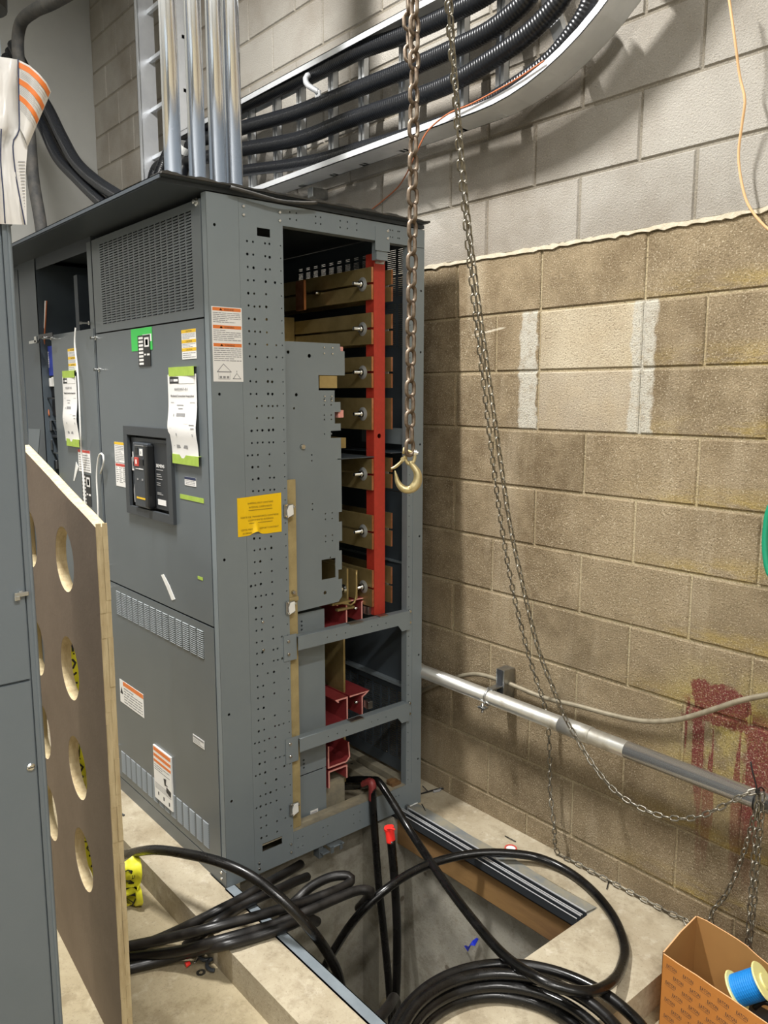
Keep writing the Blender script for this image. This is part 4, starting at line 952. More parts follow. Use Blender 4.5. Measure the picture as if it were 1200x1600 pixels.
armoured([at(a, c, 1, 1.58) for a, c in [(15, 80), (45, 135), (72, 187), (100, 235), (130, 265), (170, 300), (200, 325)]], 'middle of the three armoured cables sloping down to the roof at the left', .026, 'armoured cables sloping down at the left')
o = tube_obj('black_cable', [at(a, c, 1, 1.42) for a, c in [(68, 385), (62, 340), (52, 280), (46, 210), (38, 140), (28, 80), (32, 38), (52, 18), (80, 5), (115, -15)]], .030, M['rubber'], n=16); tag(o, 'thick dull black cable rising in an arc in the top left corner', 'cable')
# thin wires and strings
o = tube_obj('orange_wire', [at(580, 328, 1, 2.19), at(600, 312, 1, 2.19), at(622, 292, 1, 2.18), at(636, 270, 1, 2.1), at(650, 240, 1, 1.99), at(668, 205, 1, 1.985), at(700, 178, 1, 1.985), at(735, 163, 1, 1.99), at(775, 142, 1, 1.99), at(810, 122, 1, 1.99), at(850, 95, 1, 1.99)], .0028, M['copperwire'], n=6); tag(o, 'thin orange-brown wire trailing along and below the bottom rail of the tray', 'wire')
o = tube_obj('orange_string', [at(1138, -10, 1, 2.12), at(1148, 60, 1, 2.12), at(1156, 120, 1, 2.14), at(1164, 155, 1, 2.14), at(1160, 190, 1, 2.15), at(1154, 245, 1, 2.16), at(1162, 300, 1, 2.16), at(1175, 330, 1, 2.16), at(1200, 358, 1, 2.16), at(1225, 372, 1, 2.16)], .0036, M['string_o'], n=8); tag(o, 'orange string hanging in front of the block wall at the top right', 'string')
o = tube_obj('green_hose', [at(1230, 770, 1, 2.15), at(1204, 790, 1, 2.15), at(1196, 830, 1, 2.15), at(1196, 868, 1, 2.15), at(1204, 900, 1, 2.15), at(1230, 920, 1, 2.15)], .008, M['hose'], n=12); tag(o, 'green hose curving in at the right edge of the photo against the wall', 'hose')

# ================================================================== PIPE ALONG THE WALL
pr = empty('wall_pipe', (-1.8, 2.08, .54), 'galvanised pipe running along the foot of the block wall', 'pipe')
b = MB(); b.cyl((-4.5, 2.085, .540), (-1.30, 2.085, .540), .0265, M['emt_dusty'], 28); b.cyl((-1.30, 2.085, .540), (XR - .01, 2.085, .540), .0265, M['emt2'], 28); b.build('pipe', pr)
b = MB(); b.cyl((-1.55, 2.085, .540), (-1.43, 2.085, .540), .0285, M['emt_dusty'], 28); b.build('coupling', pr)
b = MB(); b.cyl((-2.42, 2.085, .540), (-2.24, 2.085, .540), .0285, M['emt_dusty'], 28); b.build('coupling', pr)
b = MB(); x = -1.87
b.box((x - .02, 2.14, .50), (x + .02, WY - .001, .63), M['steel'], .002); b.box((x - .012, 2.138, .50), (x + .012, 2.141, .63), M['black2'])
b.build('strut_bracket', pr)
b = MB(); b.tube([(x, 2.085 + .029 * math.cos(a), .540 + .029 * math.sin(a)) for a in [i * PI / 10 for i in range(-6, 14)]], .004, M['steel'], n=6, step=.01)
b.box((x - .016, 2.04, .505), (x + .016, 2.062, .512), M['steel'], .001); b.cyl((x, 2.05, .49), (x, 2.05, .525), .005, M['bolt'], 8); b.box((x - .014, 2.085, .566), (x + .014, 2.15, .572), M['steel'], .001); b.build('pipe_strap', pr)
b = MB(); P = catmull([at(655, 1082, 1, 2.185), at(690, 1066, 1, 2.185), at(722, 1056, 1, 2.18), at(750, 1054, 1, 2.17), at(790, 1066, 1, 2.17), at(850, 1090, 1, 2.17), at(900, 1102, 1, 2.17), at(960, 1118, 1, 2.17), at(1010, 1127, 1, 2.17), at(1060, 1124, 1, 2.17), at(1110, 1110, 1, 2.17), at(1160, 1094, 1, 2.17), at(1220, 1082, 1, 2.17)], .003)
b.tube(P, lambda i, k: .0075 + (.0012 if i % 2 else 0), M['flex'], n=10, raw=True); o = b.build('flexible_conduit'); tag(o, 'thin dusty flexible conduit sagging along the wall above the pipe', 'conduit')
# ================================================================== PIT EDGE: BEAM, STRUTS, ANGLE
b = MB(); b.box((-2.216, 1.945, -.135), (-1.352, 1.984, -.022), M['wood'], .003); o = b.build('wooden_beam'); tag(o, 'brown timber beam along the back edge of the cable pit below the steel channel', 'timber')
st = empty('steel_channel', (-1.78, 1.955, -.02), 'dark steel channel pair lying on the timber beam along the back of the pit', 'steel channel')
for y in (1.9285, 1.958):
    b = MB(); b.box((-2.25, y, -.02), (-1.352, y + .003, .0115), M['black2']); b.box((-2.25, y + .0235, -.02), (-1.352, y + .0265, .0115), M['black2']); b.box((-2.25, y, -.02), (-1.352, y + .0265, -.017), M['black2'])
    b.box((-2.25, y, .009), (-1.352, y + .0045, .012), M['alu']); b.box((-2.25, y + .022, .009), (-1.352, y + .0265, .012), M['alu']); b.build('channel', st)
b = MB(); b.plate(flat(.0005), [(-2.32, 1.986), (-1.36, 1.986), (-1.352, 2.035), (-1.5, 2.03), (-1.7, 2.042), (-1.9, 2.035), (-2.1, 2.045), (-2.32, 2.04)], [], 0, .003, M['dustplate']); b.build('edge_plate', st)
b = MB(); b.box((-2.23, 1.98, .003), (-2.205, 2.045, .006), M['white_pl']); b.box((-2.205, 1.975, -.02), (-2.19, 1.99, .02), M['steel'], .002); b.box((-2.225, 1.94, -.001), (-2.17, 1.99, .003), M['steel'], .001); b.box((-2.172, 1.955, -.04), (-2.168, 1.99, .003), M['steel']); b.build('end_clamp', st)
b = MB(); b.box((-2.205, 1.176, -.002), (PX1, 1.180, .003), M['steel_b']); b.box((-2.205, 1.176, .0), (PX1, 1.214, .003), M['steel_b']); b.box((-2.205, 1.211, -.05), (PX1, 1.214, .003), M['steel_b']); o = b.build('angle_iron'); tag(o, 'blue-grey steel angle capping the front edge of the pit', 'steel angle')
b = MB(); fr_ = side(-2.19)
b.box((-2.25, 1.60, -.012), (-2.185, 1.66, -.008), M['door'], .001); b.box((-2.19, 1.60, -.03), (-2.186, 1.612, -.008), M['door']); b.box((-2.19, 1.64, -.03), (-2.186, 1.652, -.008), M['door']); b.box((-2.25, 1.57, -.03), (-2.195, 1.602, -.026), M['door'], .001); b.box((-2.25, 1.565, -.05), (-2.215, 1.585, -.0005), M['door'])
b.build('foot_bracket', gear)
b = MB(); b.box((-2.25, 1.20, -.03), (-2.208, 1.235, -.0005), M['dust'], .002); b.build('levelling_block', gear)
b = MB(); p = at(592, 1568, 0, -2.217); b.lathe(p + Vector((0, .03, -.02)), (1, 0, 0), [(.03, 0), (.03, .03), (.022, .032), (.022, .002), (0, .002)], M['dust'], 18); o = b.build('conduit_stub'); tag(o, 'stub of conduit opening in the pit wall near the foot of the upright cables', 'conduit')

# ================================================================== POWER CABLES
CR = .0145
def cable(pts, label, r=CR, m='cable', group='black power cables', root=None):
    b = MB(); b.tube(pts, r, M[m], n=14, step=.012); o = b.build('power_cable'); return tag(o, label, 'cable', group)
k1 = at(578, 1222, 1, 1.80)
c = cable([(-2.75, 1.79, .03), (-2.5, 1.79, .05), (-2.33, 1.795, .11), (-2.235, 1.80, .152), k1 + Vector((.012, 0, .0)), at(583, 1262, 1, 1.80), at(587, 1320, 1, 1.80), at(592, 1385, 1, 1.79), at(599, 1450, 1, 1.78), at(606, 1520, 1, 1.77), at(612, 1600, 1, 1.76), at(618, 1700, 1, 1.75)], 'black cable running from inside the cabinet over its bottom rail straight down into the pit')
b = MB(); b.tube([(-2.245, 1.80, .149), k1 + Vector((.010, 0, .001)), at(582, 1250, 1, 1.80)], CR + .001, M['redtape'], n=14, step=.006); t = b.build('red_tape'); 
c['label'] = 'black cable with a dull red tape band, dropping from the cabinet rail into the pit'
t.parent = c
cable([(-2.75, 1.83, .02), (-2.5, 1.83, .05), (-2.34, 1.835, .12), (-2.24, 1.84, .155), at(592, 1222, 1, 1.835), at(610, 1248, 1, 1.83), at(645, 1305, 1, 1.82), at(690, 1372, 1, 1.74), at(735, 1432, 1, 1.65), at(785, 1490, 1, 1.57), at(835, 1526, 2, .11), at(880, 1545, 2, .105), at(925, 1549, 2, .09), at(958, 1532, 2, .05), at(973, 1505, 2, .02), at(975, 1475, 2, .016), at(958, 1432, 2, .016), at(925, 1391, 2, .016), at(885, 1360, 2, .018), at(840, 1340, 2, .03), at(790, 1333, 2, .04), at(740, 1334, 2, .04), at(690, 1344, 2, .03), at(645, 1362, 1, 1.70), at(600, 1392, 1, 1.58), at(560, 1430, 1, 1.50), at(530, 1472, 1, 1.46), at(500, 1530, 1, 1.42), at(480, 1620, 1, 1.4)], 'long black cable from the cabinet looping widely over the slab and back into the pit')
c3 = empty('power_cable', at(610, 1300, 1, 1.70), 'upright black cable standing in the pit with a bright red taped end', 'cable', 'black power cables')
P3 = [at(611, 1312, 1, 1.70), at(616, 1370, 1, 1.70), at(620, 1440, 1, 1.70), at(620, 1520, 1, 1.69), at(616, 1600, 1, 1.68), at(612, 1720, 1, 1.66)]
b = MB(); b.tube(P3, .0155, M['cable'], n=14, step=.012); b.build('jacket', c3)
b = MB(); b.tube([at(608, 1291, 1, 1.70), at(609, 1298, 1, 1.70), at(611, 1316, 1, 1.70)], .0165, M['redcap'], n=14, step=.004); b.tube([at(601, 1297, 1, 1.69), at(609, 1295, 1, 1.685), at(617, 1296, 1, 1.69)], .0035, M['redcap'], n=6, step=.004); b.lathe(at(608, 1294, 1, 1.70), (0, 0, 1), [(.017, -.01), (.0185, .0), (.017, .004), (.0, .007)], M['redcap'], 16); b.build('taped_end', c3)
cable([at(120, 1350, 1, .96), at(186, 1337, 1, .98), at(240, 1328, 1, 1.0), at(300, 1336, 1, 1.04), at(355, 1351, 1, 1.09), at(405, 1377, 1, 1.14), at(455, 1419, 1, 1.19), at(493, 1462, 1, 1.24), at(515, 1495, 1, 1.29), at(530, 1530, 1, 1.32), at(540, 1600, 1, 1.34)], 'black cable arching from behind the board over the concrete curb into the pit', .0155)
Z = lambda l: [at(x, y, 2, z) for x, y, z in l]
cable(Z([(150, 1490, -.05), (195, 1480, -.04), (258, 1467, .0), (322, 1452, .045), (385, 1436, .045), (440, 1420, .04), (480, 1408, .03), (515, 1395, .03), (540, 1384, .025), (549, 1374, .03), (540, 1368, .04), (515, 1371, .04), (487, 1385, .03), (465, 1405, .01), (450, 1420, -.03), (440, 1440, -.12)]), 'upper cable of the floor bundle, doubling back in a narrow loop above the pit', .0155, 'cable_dusty', 'dusty cables crossing the curb')
cable(Z([(150, 1505, -.085), (195, 1497, -.08), (275, 1487, -.04), (340, 1470, .022), (430, 1444, .018), (480, 1424, .02), (530, 1402, .02), (560, 1391, .02), (578, 1392, .01), (575, 1402, -.03), (560, 1420, -.1)]), 'middle dusty cable crossing the concrete curb and ending above the pit', .0155, 'cable_dusty', 'dusty cables crossing the curb')
cable(Z([(150, 1522, -.085), (198, 1514, -.084), (255, 1500, -.078), (310, 1485, -.05), (345, 1478, .016), (400, 1464, .016), (450, 1447, .017), (478, 1435, .0), (495, 1440, -.06)]), 'lowest dusty cable of the bundle crossing the concrete curb', .0155, 'cable_dusty', 'dusty cables crossing the curb')
cable(Z([(200, 1485, -.085), (255, 1464, -.06), (307, 1440, .0), (340, 1423, .03), (370, 1408, .03), (405, 1388, .03), (430, 1373, .0), (450, 1362, -.03), (470, 1350, -.05)]), 'dusty cable slanting up across the curb to the foot of the cabinet corner', .0155, 'cable_dusty', 'dusty cables crossing the curb')
cable(Z([(290, 1478, -.07), (332, 1446, .02), (376, 1416, .018), (410, 1400, .02), (437, 1389, .0), (460, 1378, -.03), (480, 1370, -.06)]), 'short dusty cable tucked between the others below the cabinet corner', .0155, 'cable_dusty', 'dusty cables crossing the curb')
# coil on the slab: one long cable in four turns
def circ3(a, b_, c):
    ax, ay, bx, by, cx, cy = a.x, a.y, b_.x, b_.y, c.x, c.y
    d = 2 * (ax * (by - cy) + bx * (cy - ay) + cx * (ay - by))
    ux = ((ax * ax + ay * ay) * (by - cy) + (bx * bx + by * by) * (cy - ay) + (cx * cx + cy * cy) * (ay - by)) / d
    uy = ((ax * ax + ay * ay) * (cx - bx) + (bx * bx + by * by) * (ax - cx) + (cx * cx + cy * cy) * (bx - ax)) / d
    return ux, uy, math.hypot(ax - ux, ay - uy)
turns = [((625, 1590), (790, 1507), (990, 1590), .045), ((632, 1598), (775, 1522), (955, 1596), .07), ((645, 1603), (775, 1541), (925, 1600), .045), ((655, 1610), (780, 1556), (895, 1600), .018)]
P = []
for ti, (a, q, c, z) in enumerate(turns):
    cx, cy, r = circ3(at(*a, 2, z), at(*q, 2, z), at(*c, 2, z))
    r = min(r, .42)
    nx = turns[(ti + 1) % 4]
    for k in range(28):
        th = -PI / 2 + 2 * PI * k / 28; f = k / 28
        zz = z + (turns[min(ti + 1, 3)][3] - z) * max(0, f - .8) * 5
        P.append(Vector((cx + r * math.cos(th), cy + r * math.sin(th), max(zz, .016))))
b = MB(); b.tube(P, .0155, M['cable'], n=14, step=.015); o = b.build('cable_coil'); tag(o, 'coil of glossy black cable lying on the slab at the bottom of the photo', 'cable coil')
cable([at(578, 1600, 1, 1.23), at(592, 1590, 1, 1.27), at(607, 1573, 1, 1.34), at(616, 1560, 1, 1.42), at(622, 1590, 1, 1.46), at(624, 1660, 1, 1.48)], 'short stub of dark cable over the pit edge at the bottom of the photo', .0155, 'cable_dusty')

# ================================================================== CHAINS
def frame_at(P, i):
    return (P[min(i + 1, len(P) - 1)] - P[max(i - 1, 0)]).normalized()
def link_mesh(name, L, W, r, m):
    """oval link: L = outer length, W = outer width, r = wire radius, lying in XZ"""
    b = MB(); h = L / 2 - r - (W / 2 - r); q = W / 2 - r; pts = []
    for k in range(9): a = PI * k / 8; pts.append(Vector((q * math.cos(a), 0, h + q * math.sin(a))))
    for k in range(9): a = PI + PI * k / 8; pts.append(Vector((q * math.cos(a), 0, -h + q * math.sin(a))))
    b.tube(pts, r, M[m], n=8, raw=True, closed=True)
    bmesh.ops.recalc_face_normals(b.bm, faces=b.bm.faces)
    me = bpy.data.meshes.new(name); b.bm.to_mesh(me); b.bm.free(); me.materials.append(M[m]); return me
def chain(name, strands, L, W, r, m, label, group=None, maxparts=100):
    pitch = L - 2 * r - .0006
    root = empty(name, strands[0][0], label, 'chain', group)
    me = link_mesh('link', L, W, r, m); inv = Matrix.Translation(root.location).inverted(); n = 0; rest = MB()
    for si, st in enumerate(strands):
        P = catmull(st, pitch); ref = Vector((.64, -.76, 0.0)) if si % 2 == 0 else Vector((.2, -.97, .1))
        for i in range(len(P) - 1):
            c = (P[i] + P[i + 1]) / 2; z = (P[i + 1] - P[i]).normalized()
            x = (ref - z * ref.dot(z)).normalized(); y = z.cross(x)
            a = PI / 4 + (PI / 2 if i % 2 else 0) + .12 * math.sin(i * 1.7)
            xx = x * math.cos(a) + y * math.sin(a); yy = z.cross(xx)
            M4 = Matrix(((xx.x, yy.x, z.x, c.x), (xx.y, yy.y, z.y, c.y), (xx.z, yy.z, z.z, c.z), (0, 0, 0, 1)))
            if n < maxparts:
                o = bpy.data.objects.new('link', me); COL.objects.link(o); o.parent = root; o.matrix_parent_inverse = inv; o.matrix_basis = M4
            else:
                vs = [M4 @ v.co for v in me.vertices]; rest.faces(vs, [list(p.vertices) for p in me.polygons], M[m], True)
            n += 1
    if n > maxparts: o = rest.build('link', root, recalc=False); o['kind'] = 'stuff'
    else: rest.bm.free()
    return root
HY = 1.28
hc = chain('hoist_chain', [[at(648, -30, 1, HY), at(647, 100, 1, HY), at(645, 300, 1, HY), at(641, 600, 1, HY), at(640, 708, 1, HY)], [at(637, -30, 1, HY + .02), at(639, 40, 1, HY + .015), at(641, 100, 1, HY + .008)]], .046, .031, .0047, 'chain', 'heavy rusty hoist chain ending in a gold hook before the cabinet', 'hoist chains')
# hook
hk = MB(); o0 = at(636, 745, 1, HY); R3 = _r; s_ = .00152 / 10 * 1.0
def HP(x, y, d=0): return o0 + R3 * ((x - 760) * s_) + Vector((0, 0, 1)) * (-(y - 650) * s_) + Vector((R3.y, -R3.x, 0)) * d
ctr = [(815, 400, 38), (822, 440, 44), (865, 495, 52), (915, 570, 62), (932, 650, 70), (918, 740, 76), (870, 810, 76), (800, 852, 66), (720, 848, 62), (655, 800, 55), (612, 730, 45), (592, 660, 34), (578, 600, 22), (566, 550, 7)]
pts = [HP(x, y) for x, y, r in ctr]; dense = catmull(pts, .003); N = len(dense)
hk.tube(dense, lambda i, k: s_ * (lambda t: ctr[int(t)][2] * (1 - t % 1) + ctr[min(int(t) + 1, 13)][2] * (t % 1))(i / (k - 1) * 13), M['hook'], n=16, raw=True)
hook = hk.build('hook', hc)
hk = MB(); hk.tube([HP(735, 375), HP(760, 425), HP(800, 445), HP(850, 420), HP(875, 370), HP(880, 310)], .0042, M['hook'], n=10, step=.003); hk.tube([HP(735, 375), HP(725, 310)], .0042, M['hook'], n=10); hk.build('clevis', hc)
hk = MB(); hk.cyl(HP(700, 235, .0), HP(915, 275, .0), .0045, M['hook'], 12); hk.lathe(HP(690, 232), (HP(760, 245) - HP(690, 232)), [(.0, 0), (.0075, .0), (.0085, .004), (.0075, .008), (0, .008)], M['hook'], 16); hk.lathe(HP(905, 272), (HP(840, 262) - HP(905, 272)), [(0, -.004), (.005, -.004), (.005, 0), (.0085, .0), (.0085, .006), (0, .006)], M['bolt'], 16); hk.build('pin', hc)
hk = MB(); hk.tube([HP(690, 375, .002), HP(640, 430, .002), HP(560, 495, .002), HP(505, 522, .002)], .0028, M['hook'], n=8, step=.003); hk.tube([HP(700, 385, -.003), HP(650, 440, -.003), HP(570, 505, -.003), HP(505, 524, -.003)], .0028, M['hook'], n=8, step=.003); hk.lathe(HP(690, 372, -.006), Vector((R3.y, -R3.x, 0)), [(0, 0), (.005, 0), (.005, .014), (0, .014)], M['hook'], 12); hk.build('safety_latch', hc)
hk = MB(); hk.text(lambda u, v, w=0: HP(800 + u * 10, 850 - v * 10, .0105 + w), '23', 0, 0, 6, M['hook'], .0, rot=.5, ext=.0008); hk.build('stamped_number', hook)
# hand chain: a loop from above, over the pipe and back up from the floor
def yl_(py, a, b_, y0, y1): return y0 + (y1 - y0) * (py - a) / (b_ - a)
sa = [at(x, y, 1, yl_(y, -40, 1110, 1.30, 2.14)) for x, y in [(697, -40), (704, 60), (712, 160), (718, 250), (728, 350), (736, 430), (745, 510), (757, 610), (770, 720), (785, 830), (803, 930), (828, 1030), (849, 1095)]] + [at(856, 1130, 1, 2.15), at(859, 1180, 1, 2.15), at(860, 1240, 1, 2.15), at(866, 1290, 1, 2.14), at(876, 1328, 2, .012), at(900, 1344, 2, .01), at(940, 1362, 2, .01), at(980, 1388, 2, .01), at(1020, 1412, 2, .01), at(1050, 1428, 2, .01), at(1074, 1440, 2, .012), (-1.04, 2.10, -.05), (-1.0, 2.12, -.08), (-.97, 2.14, -.04), at(1110, 1437, 1, 2.14), at(1133, 1400, 1, 2.14), at(1150, 1365, 1, 2.13), at(1166, 1320, 1, 2.10), at(1178, 1275, 1, 2.05), at(1184, 1250, 1, 2.045)]
sb = [at(x, y, 1, yl_(y, -40, 1150, 1.30, 1.99)) for x, y in [(701, -40), (706, 60), (714, 160), (722, 250), (732, 350), (742, 430), (754, 520), (768, 620), (782, 720), (797, 820), (816, 910), (840, 1010), (866, 1080), (885, 1125), (905, 1160)]] + [at(930, 1200, 1, 1.99), at(962, 1237, 1, 1.99), at(1000, 1262, 1, 1.99), at(1042, 1277, 1, 1.995), at(1085, 1278, 1, 2.0), at(1125, 1262, 1, 2.01), at(1160, 1243, 1, 2.025), at(1180, 1236, 1, 2.04)]
sa = [Vector((p[0], min(p[1], 2.178), p[2])) for p in sa]
chain('hand_chain', [sb, sa], .031, .0175, .0025, 'chain2', 'long thin hand chain looping from above down to the pipe, the floor and back', 'hoist chains')
s1 = [at(1184, 1240, 1, 2.045), at(1181, 1290, 1, 2.05), at(1177, 1350, 1, 2.06), at(1172, 1420, 1, 2.06), at(1168, 1480, 1, 2.06), at(1166, 1530, 1, 2.06)]
s2 = [at(1192, 1240, 1, 2.055), at(1189, 1290, 1, 2.055), at(1184, 1350, 1, 2.06), at(1178, 1420, 1, 2.065), at(1171, 1480, 1, 2.065), at(1168, 1530, 1, 2.065)]
chain('hand_chain', [s1, s2], .031, .0175, .0025, 'chain2', 'doubled end of thin chain hanging straight down from the pipe behind the cardboard box', 'hoist chains')
zt = MB(); p = at(1186, 1238, 1, 2.085)
zt.tube([Vector((p.x, 2.085 + .034 * math.cos(a), .540 + .034 * math.sin(a))) for a in [i * PI / 12 for i in range(25)]], .0022, M['black'], n=6, step=.006)
zt.tube([at(1184, 1242, 1, 2.03), at(1181, 1225, 1, 2.03), at(1176, 1206, 1, 2.03), at(1173, 1190, 1, 2.035)], .0022, M['black'], n=6, step=.006)
zt.box(tuple(at(1184, 1236, 1, 2.04) - Vector((.005, .005, .005))), tuple(at(1184, 1236, 1, 2.04) + Vector((.005, .005, .005))), M['black'], .001)
o = zt.build('cable_tie'); tag(o, 'black cable tie with a long tail fastening the chain to the pipe', 'cable tie', 'black cable ties')

# ================================================================== CARDBOARD BOX AND WIRE SPOOL
bx = empty('cardboard_box', (-.86, 1.9, -.1), 'open orange-brown cardboard box with repeated dark logo print in the bottom right corner', 'cardboard box')
L_, B_, R_, F_ = (-1.0, 1.828), (-1.02, 2.035), (-.70, 2.035), (-.66, 1.795)
def wall(name, p, q, zs, m_out, m_in, out, dz=0):
    """a folded cardboard wall from p to q with the rim heights zs; out = outward normal"""
    b = MB(); n = len(zs) - 1; t = .0035
    P = [[], []]
    for s_i, off in enumerate((0, t)):
        for i, z in enumerate(zs):
            f = i / n; x = p[0] + (q[0] - p[0]) * f; y = p[1] + (q[1] - p[1]) * f
            P[s_i] += [(x + out[0] * off, y + out[1] * off, -.1), (x + out[0] * off, y + out[1] * off, z)]
    V = P[0] + P[1]; k = len(P[0])
    b.faces(V[:k], [(2 * i, 2 * i + 2, 2 * i + 3, 2 * i + 1) for i in range(n)], m_in); b.faces(V[k:], [(2 * i, 2 * i + 2, 2 * i + 3, 2 * i + 1) for i in range(n)], m_out)
    b.faces(V, [(2 * i + 1, 2 * i + 3, k + 2 * i + 3, k + 2 * i + 1) for i in range(n)], M['card_edge'])
    return b.build(name, bx, recalc=False)
wall('left_wall', L_, B_, [.15, .152, .155, .152, .15], M['card'], M['card_in'], (-1, 0))
wall('back_wall', B_, R_, [.15, .152, .15, .148, .145, .14, .128, .12, .125, .13, .13, .13], M['card'], M['card_in'], (0, 1))
wall('right_wall', R_, F_, [.13, .13, .12, .12], M['card'], M['card_in'], (1, 0))
fw = wall('front_wall', L_, F_, [.148, .147, .149, .147, .148, .147, .146, .146], M['card'], M['card_in'], (0, -1))
b = MB(); b.box((-1.0, 1.83, -.098), (-.68, 2.03, -.094), M['card_in']); b.build('base', bx)
# print on the front and left faces
d = Vector((F_[0] - L_[0], F_[1] - L_[1], 0)); Ld = d.length; d.normalize(); nn = Vector((d.y, -d.x, 0))
FX = lambda u, v, w=0: Vector((L_[0], L_[1], 0)) + d * u + nn * (.0037 + w) + Vector((0, 0, v))
b = MB()
for r_ in range(9):
    for q in range(7):
        u = .012 + q * .05 + (.022 if r_ % 2 else 0); v = .118 - r_ * .0245
        if u > Ld - .04 or v < -.095: continue
        b.text(FX, 'EATON', u, v, .014, M['cardink'], 0, width=.03, ext=.0001)
        b.plate(FX, [(u - .004, v - .003), (u + .028, v - .004), (u + .028, v - .003)], [], 0, .0002, M['cardink'])
b.build('printed_logos', fw, recalc=False)['kind'] = 'stuff'
# wire spool
ax = (at(1190, 1535, 2, .10) - at(1150, 1562, 2, .07)); ax.z = .02
sp = empty('wire_spool', at(1165, 1550, 1, 1.93), 'spool of bright blue wire with a pale yellow flange inside the cardboard box', 'wire spool')
o1 = at(1172, 1541, 1, 1.93); u = Vector((.72, .28, .62)).normalized()
b = MB(); b.lathe(o1, u, [(.0, -.036), (.038, -.036)] + [(.038 + (.0005 if i % 2 else 0), -.034 + i * .003) for i in range(24)] + [(.0, .036)], M['wire_blue'], 28); b.build('blue_wire', sp)
for h in (-.041, .036):
    b = MB(); b.lathe(o1, u, [(.0, h), (.047, h), (.049, h + .002), (.047, h + .005), (.02, h + .005), (.019, h + .009), (.0, h + .009)], M['spool'], 30); b.build('flange', sp)
b = MB(); b.tube([at(1178, 1575, 2, .05), at(1190, 1566, 2, .07), at(1202, 1568, 2, .075), at(1215, 1580, 2, .06)], .007, M['black'], n=8, step=.006); o = b.build('black_lead'); tag(o, 'curl of black lead lying in the cardboard box beside the blue spool', 'cable')
b = MB(); p = at(1195, 1588, 2, .03); b.box(tuple(p - Vector((.05, .03, .08))), tuple(p + Vector((.03, .02, .01))), M['black2'], .008); o = b.build('black_case'); tag(o, 'black plastic case half hidden in the cardboard box', 'case')

# ================================================================== YELLOW CAUTION TAPE BEHIND THE BOARD
def ribbon(pts, wd, m, nm, label, txt=None, seed=1, cat='caution tape'):
    P = catmull(pts, .012); b = MB(); V = []; r = random.Random(seed); N = len(P)
    for i, p in enumerate(P):
        tdir = frame_at(P, i); a = Vector((.8, -.2, 0)) * math.cos(i * .11 + seed) * .35 + Vector((.75, .55, 0)) * .8
        a = (a - tdir * a.dot(tdir)).normalized(); nrm = tdir.cross(a)
        for j in range(6):
            f = j / 5 - .5; V.append(p + a * wd * f + nrm * (.008 * math.sin(j * 2.1 + i * .45) + .004 * math.sin(i * 1.1 + j)))
    b.faces(V, [(i * 6 + j, i * 6 + j + 1, (i + 1) * 6 + j + 1, (i + 1) * 6 + j) for i in range(N - 1) for j in range(5)], M[m], True)
    k = b.mi(M['black']) if txt else 0
    if txt:
        word = 'CAUTION'
        def fr(u, v, w=0):
            x = max(0, min(N - 1.001, u / .012)); i = int(x); f = x - i; g = max(0, min(4.999, (v / wd + .5) * 5)); j = int(g); h = g - j
            A = V[i * 6 + j].lerp(V[i * 6 + j + 1], h); B = V[(i + 1) * 6 + j].lerp(V[(i + 1) * 6 + j + 1], h)
            return A.lerp(B, f) + Vector((.002, -.004, .001)) * 1.0
        u = .03
        while u < (N - 1) * .012 - .2:
            b.text(fr, word, u, -wd * .3, wd * .8, M['black'], 0, ext=0, width=.26); u += .34
    o = b.build(nm, recalc=False); return tag(o, label, cat)
ribbon([at(100, 930, 1, .775), at(104, 985, 1, .785), at(110, 1045, 1, .79), at(116, 1120, 1, .795), at(123, 1200, 1, .80), at(135, 1270, 1, .82), at(150, 1330, 1, .86), at(172, 1385, 1, .90), at(188, 1415, 1, .93)], .085, 'caution', 'caution_tape', 'yellow caution tape with black lettering crumpled behind the holed board', True, 1)
b = MB()
rt = random.Random(5)
root = at(200, 1395, 1, .955)
o = ribbon([at(196, 1345, 1, .95), at(203, 1362, 1, .95), at(200, 1385, 1, .95), at(207, 1402, 1, .955), at(196, 1412, 1, .955), at(190, 1425, 1, .955)], .085, 'caution', 'caution_tape', 'crumpled end of yellow caution tape on the floor at the right edge of the board', True, 4)

# ================================================================== SMALL THINGS
b = MB(); b.tube([at(290, 1508, 2, -.09), at(297, 1504, 2, -.088)], lambda i, k: .008 - .003 * i / k, M['redcap'], n=12, step=.004); o = b.build('wire_connector'); tag(o, 'small red wire connector on the floor beside the curb', 'wire connector')
b = MB(); b.tube([at(303, 1505, 2, -.096), at(310, 1497, 2, -.096)], .004, M['bolt'], n=8, step=.004); b.lathe(at(311, 1498, 2, -.1), (0, 0, 1), [(.004, 0), (.008, 0), (.008, .003), (.004, .003)], M['bolt'], 14); o = b.build('ring_terminal'); tag(o, 'shiny metal ring terminal beside the red wire connector on the floor', 'terminal')
for (x, y, r, a0, a1, lb) in ((338, 1506, .028, 1.6, 5.6, 'larger grey C-shaped pipe clip lying on the floor against the curb'), (323, 1492, .022, 2.4, 6.2, 'dark C-shaped pipe clip lying half under the cables')):
    p = at(x, y, 2, -.09); b = MB(); b.tube([p + Vector((r * math.cos(a0 + (a1 - a0) * i / 12), r * math.sin(a0 + (a1 - a0) * i / 12), 0)) for i in range(13)], .006, M['slate'], n=8, step=.005); o = b.build('pipe_clip'); tag(o, lb, 'clip', 'loose pipe clips')
b = MB(); b.lathe(at(314, 1520, 2, -.0995), (0, 0, 1), [(.006, 0), (.014, 0), (.014, .0015), (.006, .0015), (.006, 0)], M['steel'], 18); o = b.build('washer'); tag(o, 'flat grey washer on the floor below the wire connector', 'washer')
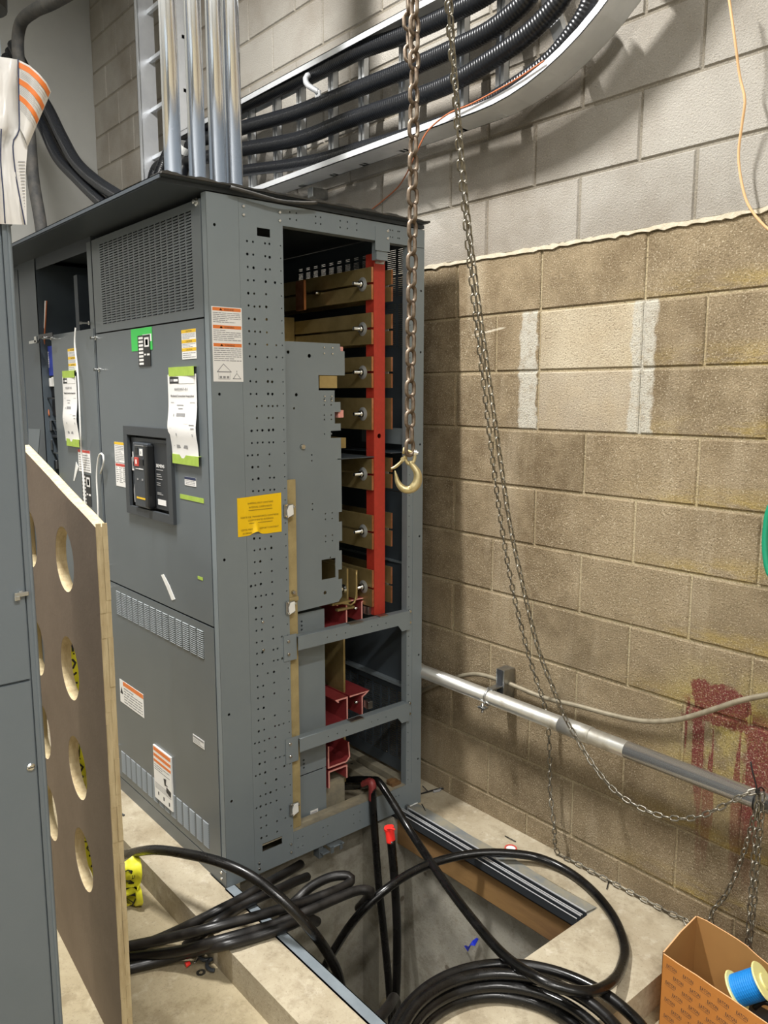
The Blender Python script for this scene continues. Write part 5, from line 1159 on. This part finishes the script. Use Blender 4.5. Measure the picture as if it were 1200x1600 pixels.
b = MB(); b.lathe(at(296, 1493, 2, -.0995), (0, 0, 1), [(.010, 0), (.018, 0), (.018, .002), (.010, .002), (.010, 0)], M['dust'], 18); o = b.build('washer'); tag(o, 'round dusty washer half under the cable bundle on the floor', 'washer')
b = MB(); p = at(798, 1326, 2, .001); b.lathe(p, (0, 0, 1), [(.022, 0), (.022, .004), (.0175, .004), (.0175, .0)], M['redink'], 28); b.lathe(p, (0, 0, 1), [(0, 0), (0, .001), (.0175, .001)], M['white_pl'], 24); o = b.build('round_lid'); tag(o, 'small round lid with a red rim on the concrete pad by the wall', 'lid')
b = MB(); p = at(885, 1589, 2, .0); b.lathe(p, (0, 0, 1), [(.021, .0002), (.021, .0008), (.0235, .0008), (.0235, .0002)], M['blue'], 28); o = b.build('pen_ring'); tag(o, 'blue circle marked on the slab inside the cable coil', 'marking')
b = MB(); p = at(735, 1475, 1, 1.9795); G = lambda x, y, d=0: at(x, y, 1, 1.9795 - d)
b.faces([G(725, 1478, .004), G(731, 1487, .012), G(736, 1477, .02), G(742, 1478, .014), G(748, 1467, .01), G(745, 1465, .004), G(738, 1470, .012), G(732, 1479, .018), G(728, 1477, .006)], [(0, 1, 2, 7, 8), (2, 3, 4, 5, 6), (2, 6, 7)], M['btape'])
o = b.build('blue_tape_scrap', recalc=False); tag(o, 'folded scrap of dark blue tape stuck on the back wall of the pit', 'tape')
for (x0, y0, x1, y1, lb) in ((789, 1306, 806, 1315, 'black cable tie offcut on the pad above the round lid'), (948, 1389, 951, 1378, 'tiny black offcut on the pad below the thin chain'), (659, 1256, 665, 1267, 'black cable tie offcut at the foot of the cabinet rear post')):
    b = MB(); b.tube([at(x0, y0, 2, .004), at((x0 + x1) / 2, (y0 + y1) / 2, 2, .006), at(x1, y1, 2, .004)], .0018, M['black'], n=6, step=.004); o = b.build('cable_tie_offcut'); tag(o, lb, 'cable tie', 'cable tie offcuts')
b = MB(); b.tube([at(658, 1240, 2, .006), at(672, 1236, 2, .008), at(683, 1233, 2, .006), at(693, 1232, 2, .01)], .003, M['black'], n=6, step=.005); b.tube([at(660, 1228, 2, .02), at(668, 1236, 2, .008)], .0022, M['black'], n=6, step=.005); b.tube([at(677, 1237, 2, .004), at(686, 1235, 2, .004), at(690, 1231, 2, .004)], .006, M['ink'], n=6, step=.005)
o = b.build('wire_scrap'); tag(o, 'black and grey wire scrap on the pad between cabinet and wall', 'wire')
b = MB(); b.tube([at(183, 1275, 2, .004), at(189, 1272, 2, .006), at(194, 1274, 2, .004)], .004, M['slate'], n=6, step=.005); o = b.build('plastic_scrap'); tag(o, 'little grey scrap on the curb beside the edge of the board', 'scrap')
